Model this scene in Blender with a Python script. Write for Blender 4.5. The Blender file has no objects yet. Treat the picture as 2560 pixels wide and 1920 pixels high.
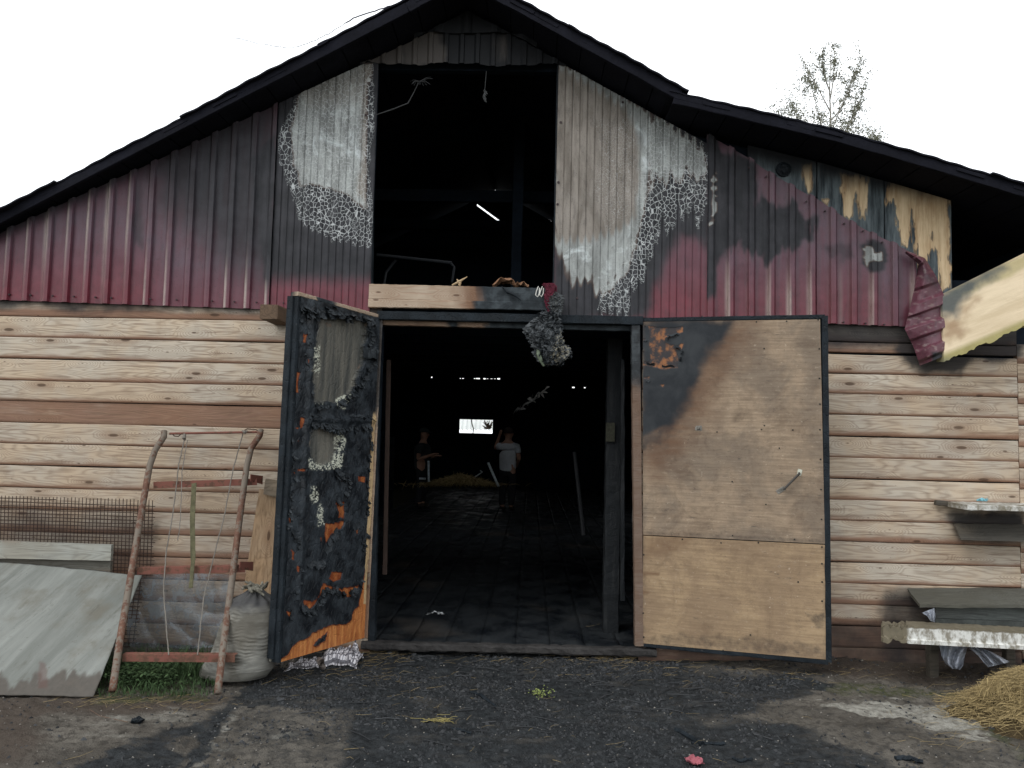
import bpy, bmesh, math, random
import numpy as np
from mathutils import Vector, Matrix
random.seed(7)
SC = bpy.context.scene
COL = SC.collection
# ------------------------------------------------------------------ camera
F = 1900.0                      # focal length in pixels of a 2560 x 1920 frame
CAM = Vector((0.0, -5.6, 1.6))
YAW, PITCH, ROLL = math.radians(1.5), math.radians(3.6), math.radians(1.4)
fwd = Vector((-math.sin(YAW)*math.cos(PITCH), math.cos(YAW)*math.cos(PITCH), math.sin(PITCH)))
R0 = Vector((math.cos(YAW), math.sin(YAW), 0)); U0 = R0.cross(fwd)
RC = R0*math.cos(ROLL) + U0*math.sin(ROLL); UC = -R0*math.sin(ROLL) + U0*math.cos(ROLL)
cd = bpy.data.cameras.new('camera'); cam = bpy.data.objects.new('camera', cd); COL.objects.link(cam)
cd.sensor_width = 36; cd.lens = F*36/2560; cd.clip_end = 2000; cd.clip_start = 0.05
mw = Matrix((RC, UC, -fwd)).transposed().to_4x4(); mw.translation = CAM
cam.matrix_world = mw
SC.camera = cam
# ------------------------------------------------------------------ sky and sun (overcast day)
SUN_EL, SUN_AZ = math.radians(46), math.radians(228)       # from the front left, high
world = bpy.data.worlds.new("World"); SC.world = world; world.use_nodes = True
wn = world.node_tree; wn.nodes.clear()
sky = wn.nodes.new('ShaderNodeTexSky'); sky.sky_type = 'NISHITA'; sky.sun_disc = False
sky.sun_elevation = SUN_EL; sky.sun_rotation = SUN_AZ; sky.air_density = 1.2; sky.dust_density = 3
tc = wn.nodes.new('ShaderNodeTexCoord')
cn = wn.nodes.new('ShaderNodeTexNoise'); cn.inputs['Scale'].default_value = 1.6; cn.inputs['Detail'].default_value = 5
wn.links.new(tc.outputs['Generated'], cn.inputs['Vector'])
cr = wn.nodes.new('ShaderNodeValToRGB'); wn.links.new(cn.outputs['Fac'], cr.inputs['Fac'])
cr.color_ramp.elements[0].position = .3; cr.color_ramp.elements[0].color = (.90, .95, 1.0, 1)
cr.color_ramp.elements[1].position = .7; cr.color_ramp.elements[1].color = (.97, .99, 1, 1)
cs = wn.nodes.new('ShaderNodeVectorMath'); cs.operation = 'SCALE'; cs.inputs['Scale'].default_value = 19.5
wn.links.new(cr.outputs['Color'], cs.inputs[0])
mx = wn.nodes.new('ShaderNodeMix'); mx.data_type = 'RGBA'; mx.inputs[0].default_value = .86
wn.links.new(sky.outputs['Color'], mx.inputs[6]); wn.links.new(cs.outputs[0], mx.inputs[7])
bg = wn.nodes.new('ShaderNodeBackground'); bg.inputs['Strength'].default_value = .10
wn.links.new(mx.outputs[2], bg.inputs['Color'])
wo = wn.nodes.new('ShaderNodeOutputWorld'); wn.links.new(bg.outputs[0], wo.inputs[0])
sd = bpy.data.lights.new('sun', 'SUN'); sun = bpy.data.objects.new('sun', sd); COL.objects.link(sun)
sd.energy = 1.0; sd.angle = math.radians(22); sd.color = (1, .975, .94)
sv = Vector((math.sin(SUN_AZ)*math.cos(SUN_EL), math.cos(SUN_AZ)*math.cos(SUN_EL), math.sin(SUN_EL)))
sun.rotation_euler = sv.to_track_quat('Z', 'Y').to_euler()
SC.view_settings.view_transform = 'Standard'; SC.view_settings.look = 'None'
SC.view_settings.exposure = 0.0; SC.view_settings.gamma = 1; SC.view_settings.use_curve_mapping = False
SC.render.engine = 'CYCLES'
# ------------------------------------------------------------------ measuring helpers
def ray(px, py): return fwd + RC*((px-1280)/F) - UC*((py-960)/F)
def P(px, py, Y=0.0):           # the point of the upright plane y = Y seen at a pixel
    r = ray(px, py); return CAM + r*((Y-CAM.y)/r.y)
def G(px, py, z=0.0):           # the point of the level plane z seen at a pixel
    r = ray(px, py); return CAM + r*((z-CAM.z)/r.z)
def proj(v):
    d = np.asarray(v, dtype=float) - np.array(CAM)
    f = d @ np.array(fwd); f = np.maximum(f, .05)
    return 1280 + F*(d @ np.array(RC))/f, 960 - F*(d @ np.array(UC))/f
def hsh(ix, iy, s):
    n = (ix.astype(np.int64)*374761393 + iy.astype(np.int64)*668265263 + s*1274126177) & 0xffffffff
    n = ((n ^ (n >> 13))*1274126177) & 0xffffffff
    return ((n ^ (n >> 16)) & 0xffff)/65535.0
def vn(x, y, s=0):
    x = np.asarray(x, float); y = np.asarray(y, float)
    ix = np.floor(x); iy = np.floor(y); fx = x-ix; fy = y-iy
    fx = fx*fx*(3-2*fx); fy = fy*fy*(3-2*fy)
    a = hsh(ix, iy, s); b = hsh(ix+1, iy, s); c = hsh(ix, iy+1, s); d = hsh(ix+1, iy+1, s)
    return (a*(1-fx)+b*fx)*(1-fy) + (c*(1-fx)+d*fx)*fy
def fbm(x, y, s=0, o=4):
    x = np.asarray(x, float); y = np.asarray(y, float)
    r = 0; a = .5; t = 0
    for k in range(o):
        r = r + a*vn(x*2**k, y*2**k, s+k*17); t += a; a *= .5
    return r/t
def sst(x, a, b):
    t = np.clip((x-a)/(b-a), 0, 1); return t*t*(3-2*t)
def inside(px, py, poly):       # signed distance to a polygon, positive inside
    n = len(poly); d = np.full(px.shape, 1e9); w = np.zeros(px.shape, bool)
    for i in range(n):
        x0, y0 = poly[i]; x1, y1 = poly[(i+1) % n]
        ex, ey = x1-x0, y1-y0; L = ex*ex+ey*ey+1e-9
        t = np.clip(((px-x0)*ex+(py-y0)*ey)/L, 0, 1)
        d = np.minimum(d, np.hypot(px-x0-t*ex, py-y0-t*ey))
        c = ((y0 > py) != (y1 > py)); xx = x0 + (py-y0)*ex/(ey if abs(ey) > 1e-9 else 1e-9)
        w ^= c & (px < xx)
    return np.where(w, d, -d)
def pm(px, py, poly, soft=8, amp=0, sc=30, seed=1, sx=1.0, sy=1.0):
    s = inside(px, py, poly)
    if amp: s = s + (fbm(px/sc*sx, py/sc*sy, seed)-.5)*2*amp
    return sst(s, -soft, soft)
def Z(poly, ox, oy, k): return [(ox+a/k, oy+b/k) for a, b in poly]
# ------------------------------------------------------------------ mesh helpers
class MB:
    def __init__(s): s.v = []; s.f = []; s.n = 0
    def add(s, vs, fs):
        b = s.n; s.v.extend([tuple(q) for q in vs]); s.n += len(vs)
        s.f.extend([tuple(b+i for i in f) for f in fs]); return s
    def box(s, a, b):
        x0, y0, z0 = a; x1, y1, z1 = b
        vs = [(x0,y0,z0),(x1,y0,z0),(x1,y1,z0),(x0,y1,z0),(x0,y0,z1),(x1,y0,z1),(x1,y1,z1),(x0,y1,z1)]
        return s.add(vs, [(0,3,2,1),(4,5,6,7),(0,1,5,4),(1,2,6,5),(2,3,7,6),(3,0,4,7)])
    def slab(s, q, n, t):       # quad of 4 points pushed by thickness t along n
        n = Vector(n).normalized()*t; vs = [Vector(p) for p in q] + [Vector(p)+n for p in q]
        return s.add(vs, [(0,1,2,3),(7,6,5,4),(0,4,5,1),(1,5,6,2),(2,6,7,3),(3,7,4,0)])
    def beam(s, a, b, w, h, side=None, seg=6, jit=.0, ch=.004, seed=0):
        """chamfered beam from a to b, w along side, h across it"""
        a = Vector(a); b = Vector(b); d = (b-a).normalized()
        side = Vector(side) if side is not None else (Vector((0,1,0)) if abs(d.y) < .9 else Vector((1,0,0)))
        side = (side - d*side.dot(d)).normalized(); oth = d.cross(side)
        c = min(ch, w*.3, h*.3); W, H = w/2, h/2
        pr = [(-W+c,-H),(W-c,-H),(W,-H+c),(W,H-c),(W-c,H),(-W+c,H),(-W,H-c),(-W,-H+c)]
        vs = []; rn = random.Random(seed+int(abs(a.x*991+a.z*77)))
        for i in range(seg+1):
            p = a.lerp(b, i/seg)
            for x, y in pr:
                vs.append(p + side*(x+rn.uniform(-jit, jit)) + oth*(y+rn.uniform(-jit, jit)))
        fs = [tuple(range(7, -1, -1)), tuple(seg*8+k for k in range(8))]
        for i in range(seg):
            for k in range(8):
                fs.append((i*8+k, i*8+(k+1) % 8, (i+1)*8+(k+1) % 8, (i+1)*8+k))
        return s.add(vs, fs)
    def tube(s, pts, r, n=6, cap=True):
        pts = [Vector(p) for p in pts]; m = len(pts)
        rs = r if isinstance(r, (list, tuple)) else [r]*m
        d0 = (pts[1]-pts[0]).normalized(); up = Vector((0,0,1)) if abs(d0.z) < .9 else Vector((1,0,0))
        vs = []
        for i, p in enumerate(pts):
            d = (pts[min(i+1, m-1)]-pts[max(i-1, 0)]).normalized()
            sd_ = d.cross(up)
            if sd_.length < 1e-5: sd_ = d.cross(Vector((0,1,0)))
            sd_.normalize(); up = sd_.cross(d)
            for k in range(n):
                t = 2*math.pi*k/n; vs.append(p + (sd_*math.cos(t)+up*math.sin(t))*rs[i])
        fs = [(i*n+k, i*n+(k+1) % n, (i+1)*n+(k+1) % n, (i+1)*n+k) for i in range(m-1) for k in range(n)]
        if cap: fs += [tuple(range(n-1, -1, -1)), tuple((m-1)*n+k for k in range(n))]
        return s.add(vs, fs)
    def grid(s, fn, nu, nv):    # fn(u, v arrays) -> (N,3)
        u, v = np.meshgrid(np.linspace(0, 1, nu+1), np.linspace(0, 1, nv+1)); p = fn(u.ravel(), v.ravel())
        w = nu+1
        fs = [(j*w+i, j*w+i+1, (j+1)*w+i+1, (j+1)*w+i) for j in range(nv) for i in range(nu)]
        return s.add(np.asarray(p).tolist(), fs)
    def sheet(s, fn, nu, nv, n, t):      # a grid with a second skin behind it and rims
        u, v = np.meshgrid(np.linspace(0, 1, nu+1), np.linspace(0, 1, nv+1)); p = np.asarray(fn(u.ravel(), v.ravel()))
        w = nu+1; N = w*(nv+1); n = np.array(Vector(n).normalized()*t)
        fs = [(j*w+i, j*w+i+1, (j+1)*w+i+1, (j+1)*w+i) for j in range(nv) for i in range(nu)]
        fs += [tuple(N+k for k in reversed(f)) for f in list(fs)]
        rim = [i for i in range(w)] + [j*w+nu for j in range(1, nv+1)] + [nv*w+i for i in range(nu-1, -1, -1)] + [j*w for j in range(nv-1, 0, -1)]
        for k in range(len(rim)):
            a, b = rim[k], rim[(k+1) % len(rim)]; fs.append((b, a, N+a, N+b))
        return s.add(np.vstack([p, p+n]).tolist(), fs)
WL = {}
def mk(name, mb, mat, parent=None, attrs=None, smooth=False, origin=None, label=None, cat=None, group=None, kind=None):
    V = np.asarray(mb.v, dtype=float)
    if origin is None: origin = ((V[:,0].min()+V[:,0].max())/2, (V[:,1].min()+V[:,1].max())/2, V[:,2].min())
    origin = Vector(origin)
    me = bpy.data.meshes.new(name); me.from_pydata((V-np.array(origin)).tolist(), [], mb.f)
    if attrs:
        for k, fn in attrs.items():
            a = me.attributes.new(k, 'FLOAT', 'POINT')
            val = fn(V) if callable(fn) else np.full(len(V), float(fn))
            a.data.foreach_set('value', np.asarray(val, dtype=np.float32))
    if smooth: me.polygons.foreach_set('use_smooth', [True]*len(me.polygons))
    me.materials.append(mat); me.update()
    o = bpy.data.objects.new(name, me); COL.objects.link(o)
    if parent is not None:
        o.parent = parent; o.location = origin - WL[parent.name]
    else: o.location = origin
    WL[o.name] = origin
    return tag(o, label, cat, group, kind)
def tag(o, label=None, cat=None, group=None, kind=None):
    if label: o['label'] = label
    if cat: o['category'] = cat
    if group: o['group'] = group
    if kind: o['kind'] = kind
    return o
def empty(name, loc, label, cat, group=None):
    o = bpy.data.objects.new(name, None); COL.objects.link(o); o.location = loc; o.empty_display_size = .2
    WL[o.name] = Vector(loc); return tag(o, label, cat, group)
def px_attr(fn): return lambda V: fn(*proj(V), V)
# ------------------------------------------------------------------ material helpers
class M:
    def __init__(s, name, rough=.8, spec=.3):
        s.m = bpy.data.materials.new(name); s.m.use_nodes = True; s.t = s.m.node_tree
        s.b = s.t.nodes['Principled BSDF']; s.b.inputs['Roughness'].default_value = rough
        s.b.inputs['Specular IOR Level'].default_value = spec
    def nd(s, ty, **kw):
        n = s.t.nodes.new(ty)
        for k, v in kw.items(): setattr(n, k, v)
        return n
    def L(s, v, sock):
        if isinstance(v, bpy.types.NodeSocket): s.t.links.new(v, sock)
        elif v is not None:
            if sock.type == 'RGBA' and not isinstance(v, (int, float)): v = tuple(v)+(1,) if len(v) == 3 else v
            sock.default_value = v
    def pos(s): return s.nd('ShaderNodeNewGeometry').outputs['Position']
    def rnd(s): return s.nd('ShaderNodeObjectInfo').outputs['Random']
    def attr(s, n): return s.nd('ShaderNodeAttribute', attribute_name=n).outputs['Fac']
    def mth(s, op, a, b=None, c=None, clamp=False):
        n = s.nd('ShaderNodeMath', operation=op, use_clamp=clamp); s.L(a, n.inputs[0])
        if b is not None: s.L(b, n.inputs[1])
        if c is not None: s.L(c, n.inputs[2])
        return n.outputs[0]
    def vm(s, op, a, b):
        n = s.nd('ShaderNodeVectorMath', operation=op); s.L(a, n.inputs[0])
        if op == 'SCALE': s.L(b, n.inputs['Scale'])
        else: s.L(b, n.inputs[1])
        return n.outputs[0]
    def shift(s, v, k=50):       # per-object random offset
        r = s.rnd(); c = s.nd('ShaderNodeCombineXYZ'); s.L(s.mth('MULTIPLY', r, k), c.inputs[0])
        s.L(s.mth('MULTIPLY', r, k*1.7), c.inputs[1]); s.L(s.mth('MULTIPLY', r, k*2.3), c.inputs[2])
        return s.vm('ADD', v, c.outputs[0])
    def noise(s, v, scale, detail=4, rough=.55, dist=0.0):
        n = s.nd('ShaderNodeTexNoise'); s.L(v, n.inputs['Vector']); n.inputs['Scale'].default_value = scale
        n.inputs['Detail'].default_value = detail; n.inputs['Roughness'].default_value = rough; n.inputs['Distortion'].default_value = dist
        return n.outputs['Fac']
    def vor(s, v, scale, feature='F1', rnd=1.0, out='Distance', dim='3D'):
        n = s.nd('ShaderNodeTexVoronoi', feature=feature, voronoi_dimensions=dim); s.L(v, n.inputs['Vector']); s.L(scale, n.inputs['Scale'])
        n.inputs['Randomness'].default_value = rnd
        return n.outputs[out]
    def ss(s, x, a, b, lo=0.0, hi=1.0):
        n = s.nd('ShaderNodeMapRange', interpolation_type='SMOOTHSTEP'); s.L(x, n.inputs[0])
        n.inputs[1].default_value = a; n.inputs[2].default_value = b; n.inputs[3].default_value = lo; n.inputs[4].default_value = hi
        return n.outputs[0]
    def mix(s, f, a, b, mode='MIX'):
        n = s.nd('ShaderNodeMix', data_type='RGBA', blend_type=mode); s.L(f, n.inputs[0]); s.L(a, n.inputs[6]); s.L(b, n.inputs[7])
        return n.outputs[2]
    def bump(s, h, strength=.5, dist=.01, normal=None):
        n = s.nd('ShaderNodeBump'); n.inputs['Strength'].default_value = strength; n.inputs['Distance'].default_value = dist
        s.L(h, n.inputs['Height'])
        if normal is not None: s.L(normal, n.inputs['Normal'])
        return n.outputs[0]
    def out(s, col=None, rough=None, normal=None, metal=None):
        if col is not None: s.L(col, s.b.inputs['Base Color'])
        if rough is not None: s.L(rough, s.b.inputs['Roughness'])
        if normal is not None: s.L(normal, s.b.inputs['Normal'])
        if metal is not None: s.L(metal, s.b.inputs['Metallic'])
        return s.m
# ------------------------------------------------------------------ materials
def plain(name, c, rough=.85, var=.25, sc=6, bump=.3, bd=.004, spec=.2, metal=0):
    m = M(name, rough, spec); p = m.pos()
    n = m.noise(p, sc, 6, .6); n2 = m.noise(p, sc*9, 4, .6)
    f = m.mth('ADD', m.mth('MULTIPLY', n, .6), m.mth('MULTIPLY', n2, .4))
    c1 = tuple(x*(1-var) for x in c); c2 = tuple(min(1, x*(1+var)) for x in c)
    return m.out(m.mix(m.ss(f, .3, .7), c1, c2), rough, m.bump(n2, bump, bd), metal)
def grain_parts(m, axis, ringk=1.0, kn=1.0):
    """wood figure: returns (ring 0..1, fine streaks, knot mask, patch noise)"""
    v = m.shift(m.pos())
    st = {'x': (1.0, 8, 8), 'z': (8, 8, 1.0), 'y': (8, 1.0, 8)}[axis]
    kv = {'x': (1.9*kn, 0, 6.0*kn), 'z': (6.0*kn, 0, 1.9*kn), 'y': (6.0*kn, 1.9*kn, 0)}[axis]
    sx = m.nd('ShaderNodeSeparateXYZ'); m.L(m.vm('MULTIPLY', v, kv), sx.inputs[0]); cb = m.nd('ShaderNodeCombineXYZ')
    m.L(sx.outputs[0], cb.inputs[0]); m.L(sx.outputs[1 if axis == 'y' else 2], cb.inputs[1])
    d = m.vor(cb.outputs[0], 1.0, 'F1', .95, dim='2D')
    near = m.ss(d, .0, .36, 1.0, 0.0)
    lo = m.noise(m.vm('MULTIPLY', v, tuple(a*.55 for a in st)), 1.0, 3, .5)
    ph = m.mth('ADD', m.mth('MULTIPLY', lo, 26*ringk), m.mth('MULTIPLY', near, 7*ringk))
    ring = m.mth('POWER', m.mth('ABSOLUTE', m.mth('SINE', m.mth('MULTIPLY', ph, 3.0))), 5.0)
    fine = m.noise(m.vm('MULTIPLY', v, tuple(a*(9 if a > 2 else 3) for a in st)), 1.0, 5, .65)
    vc = m.vor(cb.outputs[0], 1.0, 'F1', .95, out='Color', dim='2D'); sc3 = m.nd('ShaderNodeSeparateColor'); m.L(vc, sc3.inputs[0])
    big_ = m.ss(sc3.outputs[0], .35, .95); d2 = m.mth('DIVIDE', d, m.mth('ADD', m.mth('MULTIPLY', big_, .8), .25))
    knot = m.ss(d2, .045, .085, 1.0, 0.0)
    halo = m.mth('MULTIPLY', m.ss(d2, .05, .34, 1.0, 0.0), big_)
    patch = m.noise(m.vm('MULTIPLY', v, (1.4, 1.4, 1.4)), 1.6, 4, .6)
    return ring, fine, knot, halo, patch, d, v
def wood(name, grey, tan, dark, axis='x', rough=.82, ringk=1.0, attrs=False, kn=1.0, knots=.8, bumpk=.35):
    m = M(name, rough, .22)
    ring, fine, knot, halo, patch, d, v = grain_parts(m, axis, ringk, kn)
    col = m.mix(m.ss(patch, .35, .65), grey, tan)
    if attrs:      # siding: warm = unweathered red brown, soot = smoke stain and darker patches, foot = lower lip of the plank
        foot = m.attr('foot'); warm = m.attr('warm'); soot = m.attr('soot')
        wv = m.noise(m.vm('MULTIPLY', v, (2.2, 4, 9)), 1.0, 5, .6)
        wf = m.mth('ADD', m.mth('MULTIPLY', foot, 1.0), m.mth('MULTIPLY', warm, 1.0))
        wf = m.ss(m.mth('ADD', wf, m.mth('MULTIPLY', m.mth('SUBTRACT', wv, .5), 1.1)), .35, .95)
        col = m.mix(m.mth('MULTIPLY', wf, .85), col, m.mix(ring, (.18, .08, .048), (.28, .145, .09)))
    col = m.mix(m.mth('MULTIPLY', ring, .34), col, dark)
    col = m.mix(m.ss(fine, .50, .66, 0, .55), col, dark)
    bl = m.noise(v, 3.1, 6, .7)
    col = m.mix(m.ss(bl, .55, .75, 0, .5), col, dark)
    col = m.mix(m.mth('MULTIPLY', halo, .55*knots), col, (.19, .105, .06))
    col = m.mix(m.mth('MULTIPLY', knot, knots), col, (.055, .03, .018)); rb = m.rnd(); col = m.mix(m.ss(rb, 0, 1, 0, .38), col, m.mix(.5, col, dark))
    sp = m.noise(m.vm('MULTIPLY', v, (1, 1, 2)), 38, 3, .5)
    col = m.mix(m.ss(sp, .70, .76, 0, .6), col, (.05, .04, .035))
    if attrs:
        sn = m.noise(m.pos(), 5, 5, .65)
        sf = m.ss(m.mth('ADD', soot, m.mth('MULTIPLY', m.mth('SUBTRACT', sn, .5), .6)), .12, .85)
        sf = m.mth('MULTIPLY', sf, m.ss(soot, 0, .08))
        col = m.mix(m.mth('MULTIPLY', sf, .94), col, (.022, .022, .024))
    h = m.mth('ADD', m.mth('MULTIPLY', ring, -.5), m.mth('MULTIPLY', fine, .8))
    h = m.mth('ADD', h, m.mth('MULTIPLY', knot, .6))
    return m.out(col, rough, m.bump(h, bumpk, .004))
SIDING = wood('weathered_siding', (.475, .42, .345), (.50, .395, .285), (.135, .085, .055), 'x', attrs=True)
TANWOOD = wood('raw_lumber', (.42, .33, .22), (.48, .34, .19), (.22, .13, .07), 'x')
TANWOODZ = wood('raw_lumber_upright', (.34, .25, .165), (.36, .24, .14), (.15, .09, .05), 'z')
GREYWOOD = wood('grey_lumber', (.30, .31, .28), (.25, .24, .20), (.11, .10, .085), 'x', knots=.5)
DARKWOOD = wood('dirty_dark_lumber', (.075, .07, .06), (.10, .085, .065), (.03, .027, .024), 'x', knots=.4)
BROWNZ = wood('brown_post', (.17, .105, .07), (.13, .085, .06), (.06, .04, .03), 'z', knots=.4)

def char_mat(name, base=(.007, .010, .013), hi=(.018, .024, .030), rough=.62, sc=26, spec=.16):
    m = M(name, rough, spec); p = m.pos(); n = m.noise(p, 7, 6, .6); pw = m.vm('MULTIPLY', p, (1.6, 1.6, .8))
    e = m.vor(pw, sc, 'DISTANCE_TO_EDGE'); fn = m.noise(p, 60, 4, .6)
    col = m.mix(m.ss(n, .35, .7), base, hi)
    col = m.mix(m.ss(fn, .62, .75, 0, .35), col, (.10, .10, .10))
    h = m.mth('ADD', m.ss(e, 0, .08), m.mth('MULTIPLY', fn, .5))
    return m.out(col, m.ss(n, .3, .7, rough-.12, rough+.15), m.bump(h, .5, .006))
CHAR = char_mat('charred_wood')
SOOT = plain('soot', (.010, .012, .016), .82, .35, 3, .25, .004, .1)
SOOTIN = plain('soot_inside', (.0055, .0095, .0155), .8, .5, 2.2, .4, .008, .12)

def metal_mat():
    """painted steel: red paint under smoke film, soot, burnt-off ash and a net of crazed paint"""
    m = M('burnt_red_sheet_steel', .42, .38); p = m.pos()
    soot, veil, ash, net, brown, bare_highlight = [m.attr(a) for a in ('soot', 'veil', 'ash', 'net', 'brown', 'scrape_highlight')]  # soot also carries painted rib-foot shade, the last attribute painted rib highlights
    n1 = m.noise(p, 9, 5, .6); vz = m.noise(m.vm('MULTIPLY', p, (26, 26, 1.6)), 1.0, 5, .6)
    red = m.mix(m.ss(n1, .3, .7), (.098, .013, .022), (.145, .021, .034))
    red = m.mix(m.ss(vz, .35, .75, 0, .25), red, (.16, .06, .07))
    dust = m.mix(vz, (.066, .034, .050), (.118, .070, .092))
    c = m.mix(m.mth('MULTIPLY', veil, m.ss(m.mth('ADD', n1, m.mth('MULTIPLY', vz, .5)), .35, .95, .55, 1.0)), red, dust)
    c = m.mix(bare_highlight, c, m.mix(vz, (.33, .27, .24), (.46, .40, .36)))
    sootc = m.mix(m.ss(m.mth('ADD', m.mth('MULTIPLY', n1, .5), m.mth('MULTIPLY', vz, .5)), .35, .65), (.012, .013, .016), (.034, .034, .040))
    sf = m.ss(m.mth('ADD', soot, m.mth('MULTIPLY', m.mth('SUBTRACT', vz, .5), .35)), .05, .92)
    c = m.mix(m.mth('MULTIPLY', sf, m.ss(soot, 0, .06)), c, sootc)
    # ash: burnt-off paint, whitish grey with cloudy brown drifts
    n2 = m.noise(m.vm('MULTIPLY', p, (14, 14, 3.2)), 1.0, 6, .62, .4); n3 = m.noise(p, 5.5, 5, .65, .8)
    ashc = m.mix(m.ss(n2, .3, .72), (.17, .178, .172), (.36, .38, .37))
    ashc = m.mix(m.ss(n3, .54, .72, 0, .85), ashc, (.58, .63, .64))
    brc = m.mix(m.ss(n2, .3, .7), (.135, .115, .095), (.26, .23, .20))
    ashc = m.mix(brown, ashc, brc)
    c = m.mix(m.ss(ash, .35, .65), c, ashc)
    # edge between ash and soot turns brown
    rim = m.mth('MULTIPLY', m.ss(ash, .12, .42), m.ss(ash, .5, .85, 1, 0))
    c = m.mix(m.mth('MULTIPLY', rim, .75), c, (.085, .06, .05))
    # crazing net
    wob = m.nd('ShaderNodeTexNoise'); m.L(p, wob.inputs['Vector']); wob.inputs['Scale'].default_value = 14; wob.inputs['Detail'].default_value = 2
    pv = m.vm('ADD', p, m.vm('SCALE', m.vm('SUBTRACT', wob.outputs['Color'], (.5, .5, .5)), .018))
    flat = m.vm('MULTIPLY', pv, (1.18, 0, 1))
    e1 = m.vor(flat, 28.0, 'DISTANCE_TO_EDGE', .85, dim='3D'); e2 = m.vor(flat, 46.0, 'DISTANCE_TO_EDGE', .85, dim='3D')
    nf = m.mth('ADD', m.mth('MULTIPLY', net, 1.0), .22); e1 = m.mth('DIVIDE', e1, nf); e2 = m.mth('DIVIDE', e2, nf)
    l1 = m.ss(e1, .022, .062, 1, 0); l2 = m.ss(e2, .025, .08, 1, 0)
    ln = m.nd('ShaderNodeMix'); m.L(m.ss(net, .35, .75), ln.inputs[0]); m.L(l2, ln.inputs[2]); m.L(l1, ln.inputs[3])
    line = m.mth('MULTIPLY', ln.outputs[0], m.ss(net, .06, .26))
    line = m.mth('MULTIPLY', line, m.ss(n1, .28, .5, .55, 1))
    c = m.mix(m.mth('MULTIPLY', line, m.mth('SUBTRACT', .80, m.mth('MULTIPLY', m.ss(ash, .4, .7), .30))), c, (.56, .59, .59))
    sp_ = m.noise(p, 85, 4, .7); c = m.mix(m.ss(sp_, .62, .74, 0, .2), c, (.16, .14, .15)); c = m.mix(m.ss(sp_, .42, .32, 0, .45), c, (.015, .014, .016))
    mt = m.noise(m.vm('MULTIPLY', p, (20, 20, 7)), 1, 6, .75); c = m.mix(m.ss(mt, .52, .70, 0, .35), c, (.030, .026, .030))
    up = m.mth('MAXIMUM', m.mth('MAXIMUM', m.ss(ash, .3, .6), sf), m.mth('MULTIPLY', veil, .35))
    ro = m.mth('ADD', m.mth('MULTIPLY', up, .42), .30)
    dent = m.noise(m.vm('MULTIPLY', p, (1, 1, .5)), 7, 3, .5)
    h = m.mth('ADD', m.mth('MULTIPLY', line, .08), m.mth('MULTIPLY', dent, 1.6))
    return m.out(c, ro, m.bump(h, .5, .006))
METAL = metal_mat()
def gable_mat():
    m = M('sooty_gable_steel', .6, .2); p = m.pos(); vz = m.noise(m.vm('MULTIPLY', p, (13, 13, 2.4)), 1, 6, .65)
    light = m.attr('ash')
    c = m.mix(m.ss(m.mth('MULTIPLY', m.mth('ADD', vz, .35), light), .32, .72), (.011, .012, .014), (.075, .067, .062))
    return m.out(c, .6, m.bump(vz, .3, .006))
GABLE = gable_mat()
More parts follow.
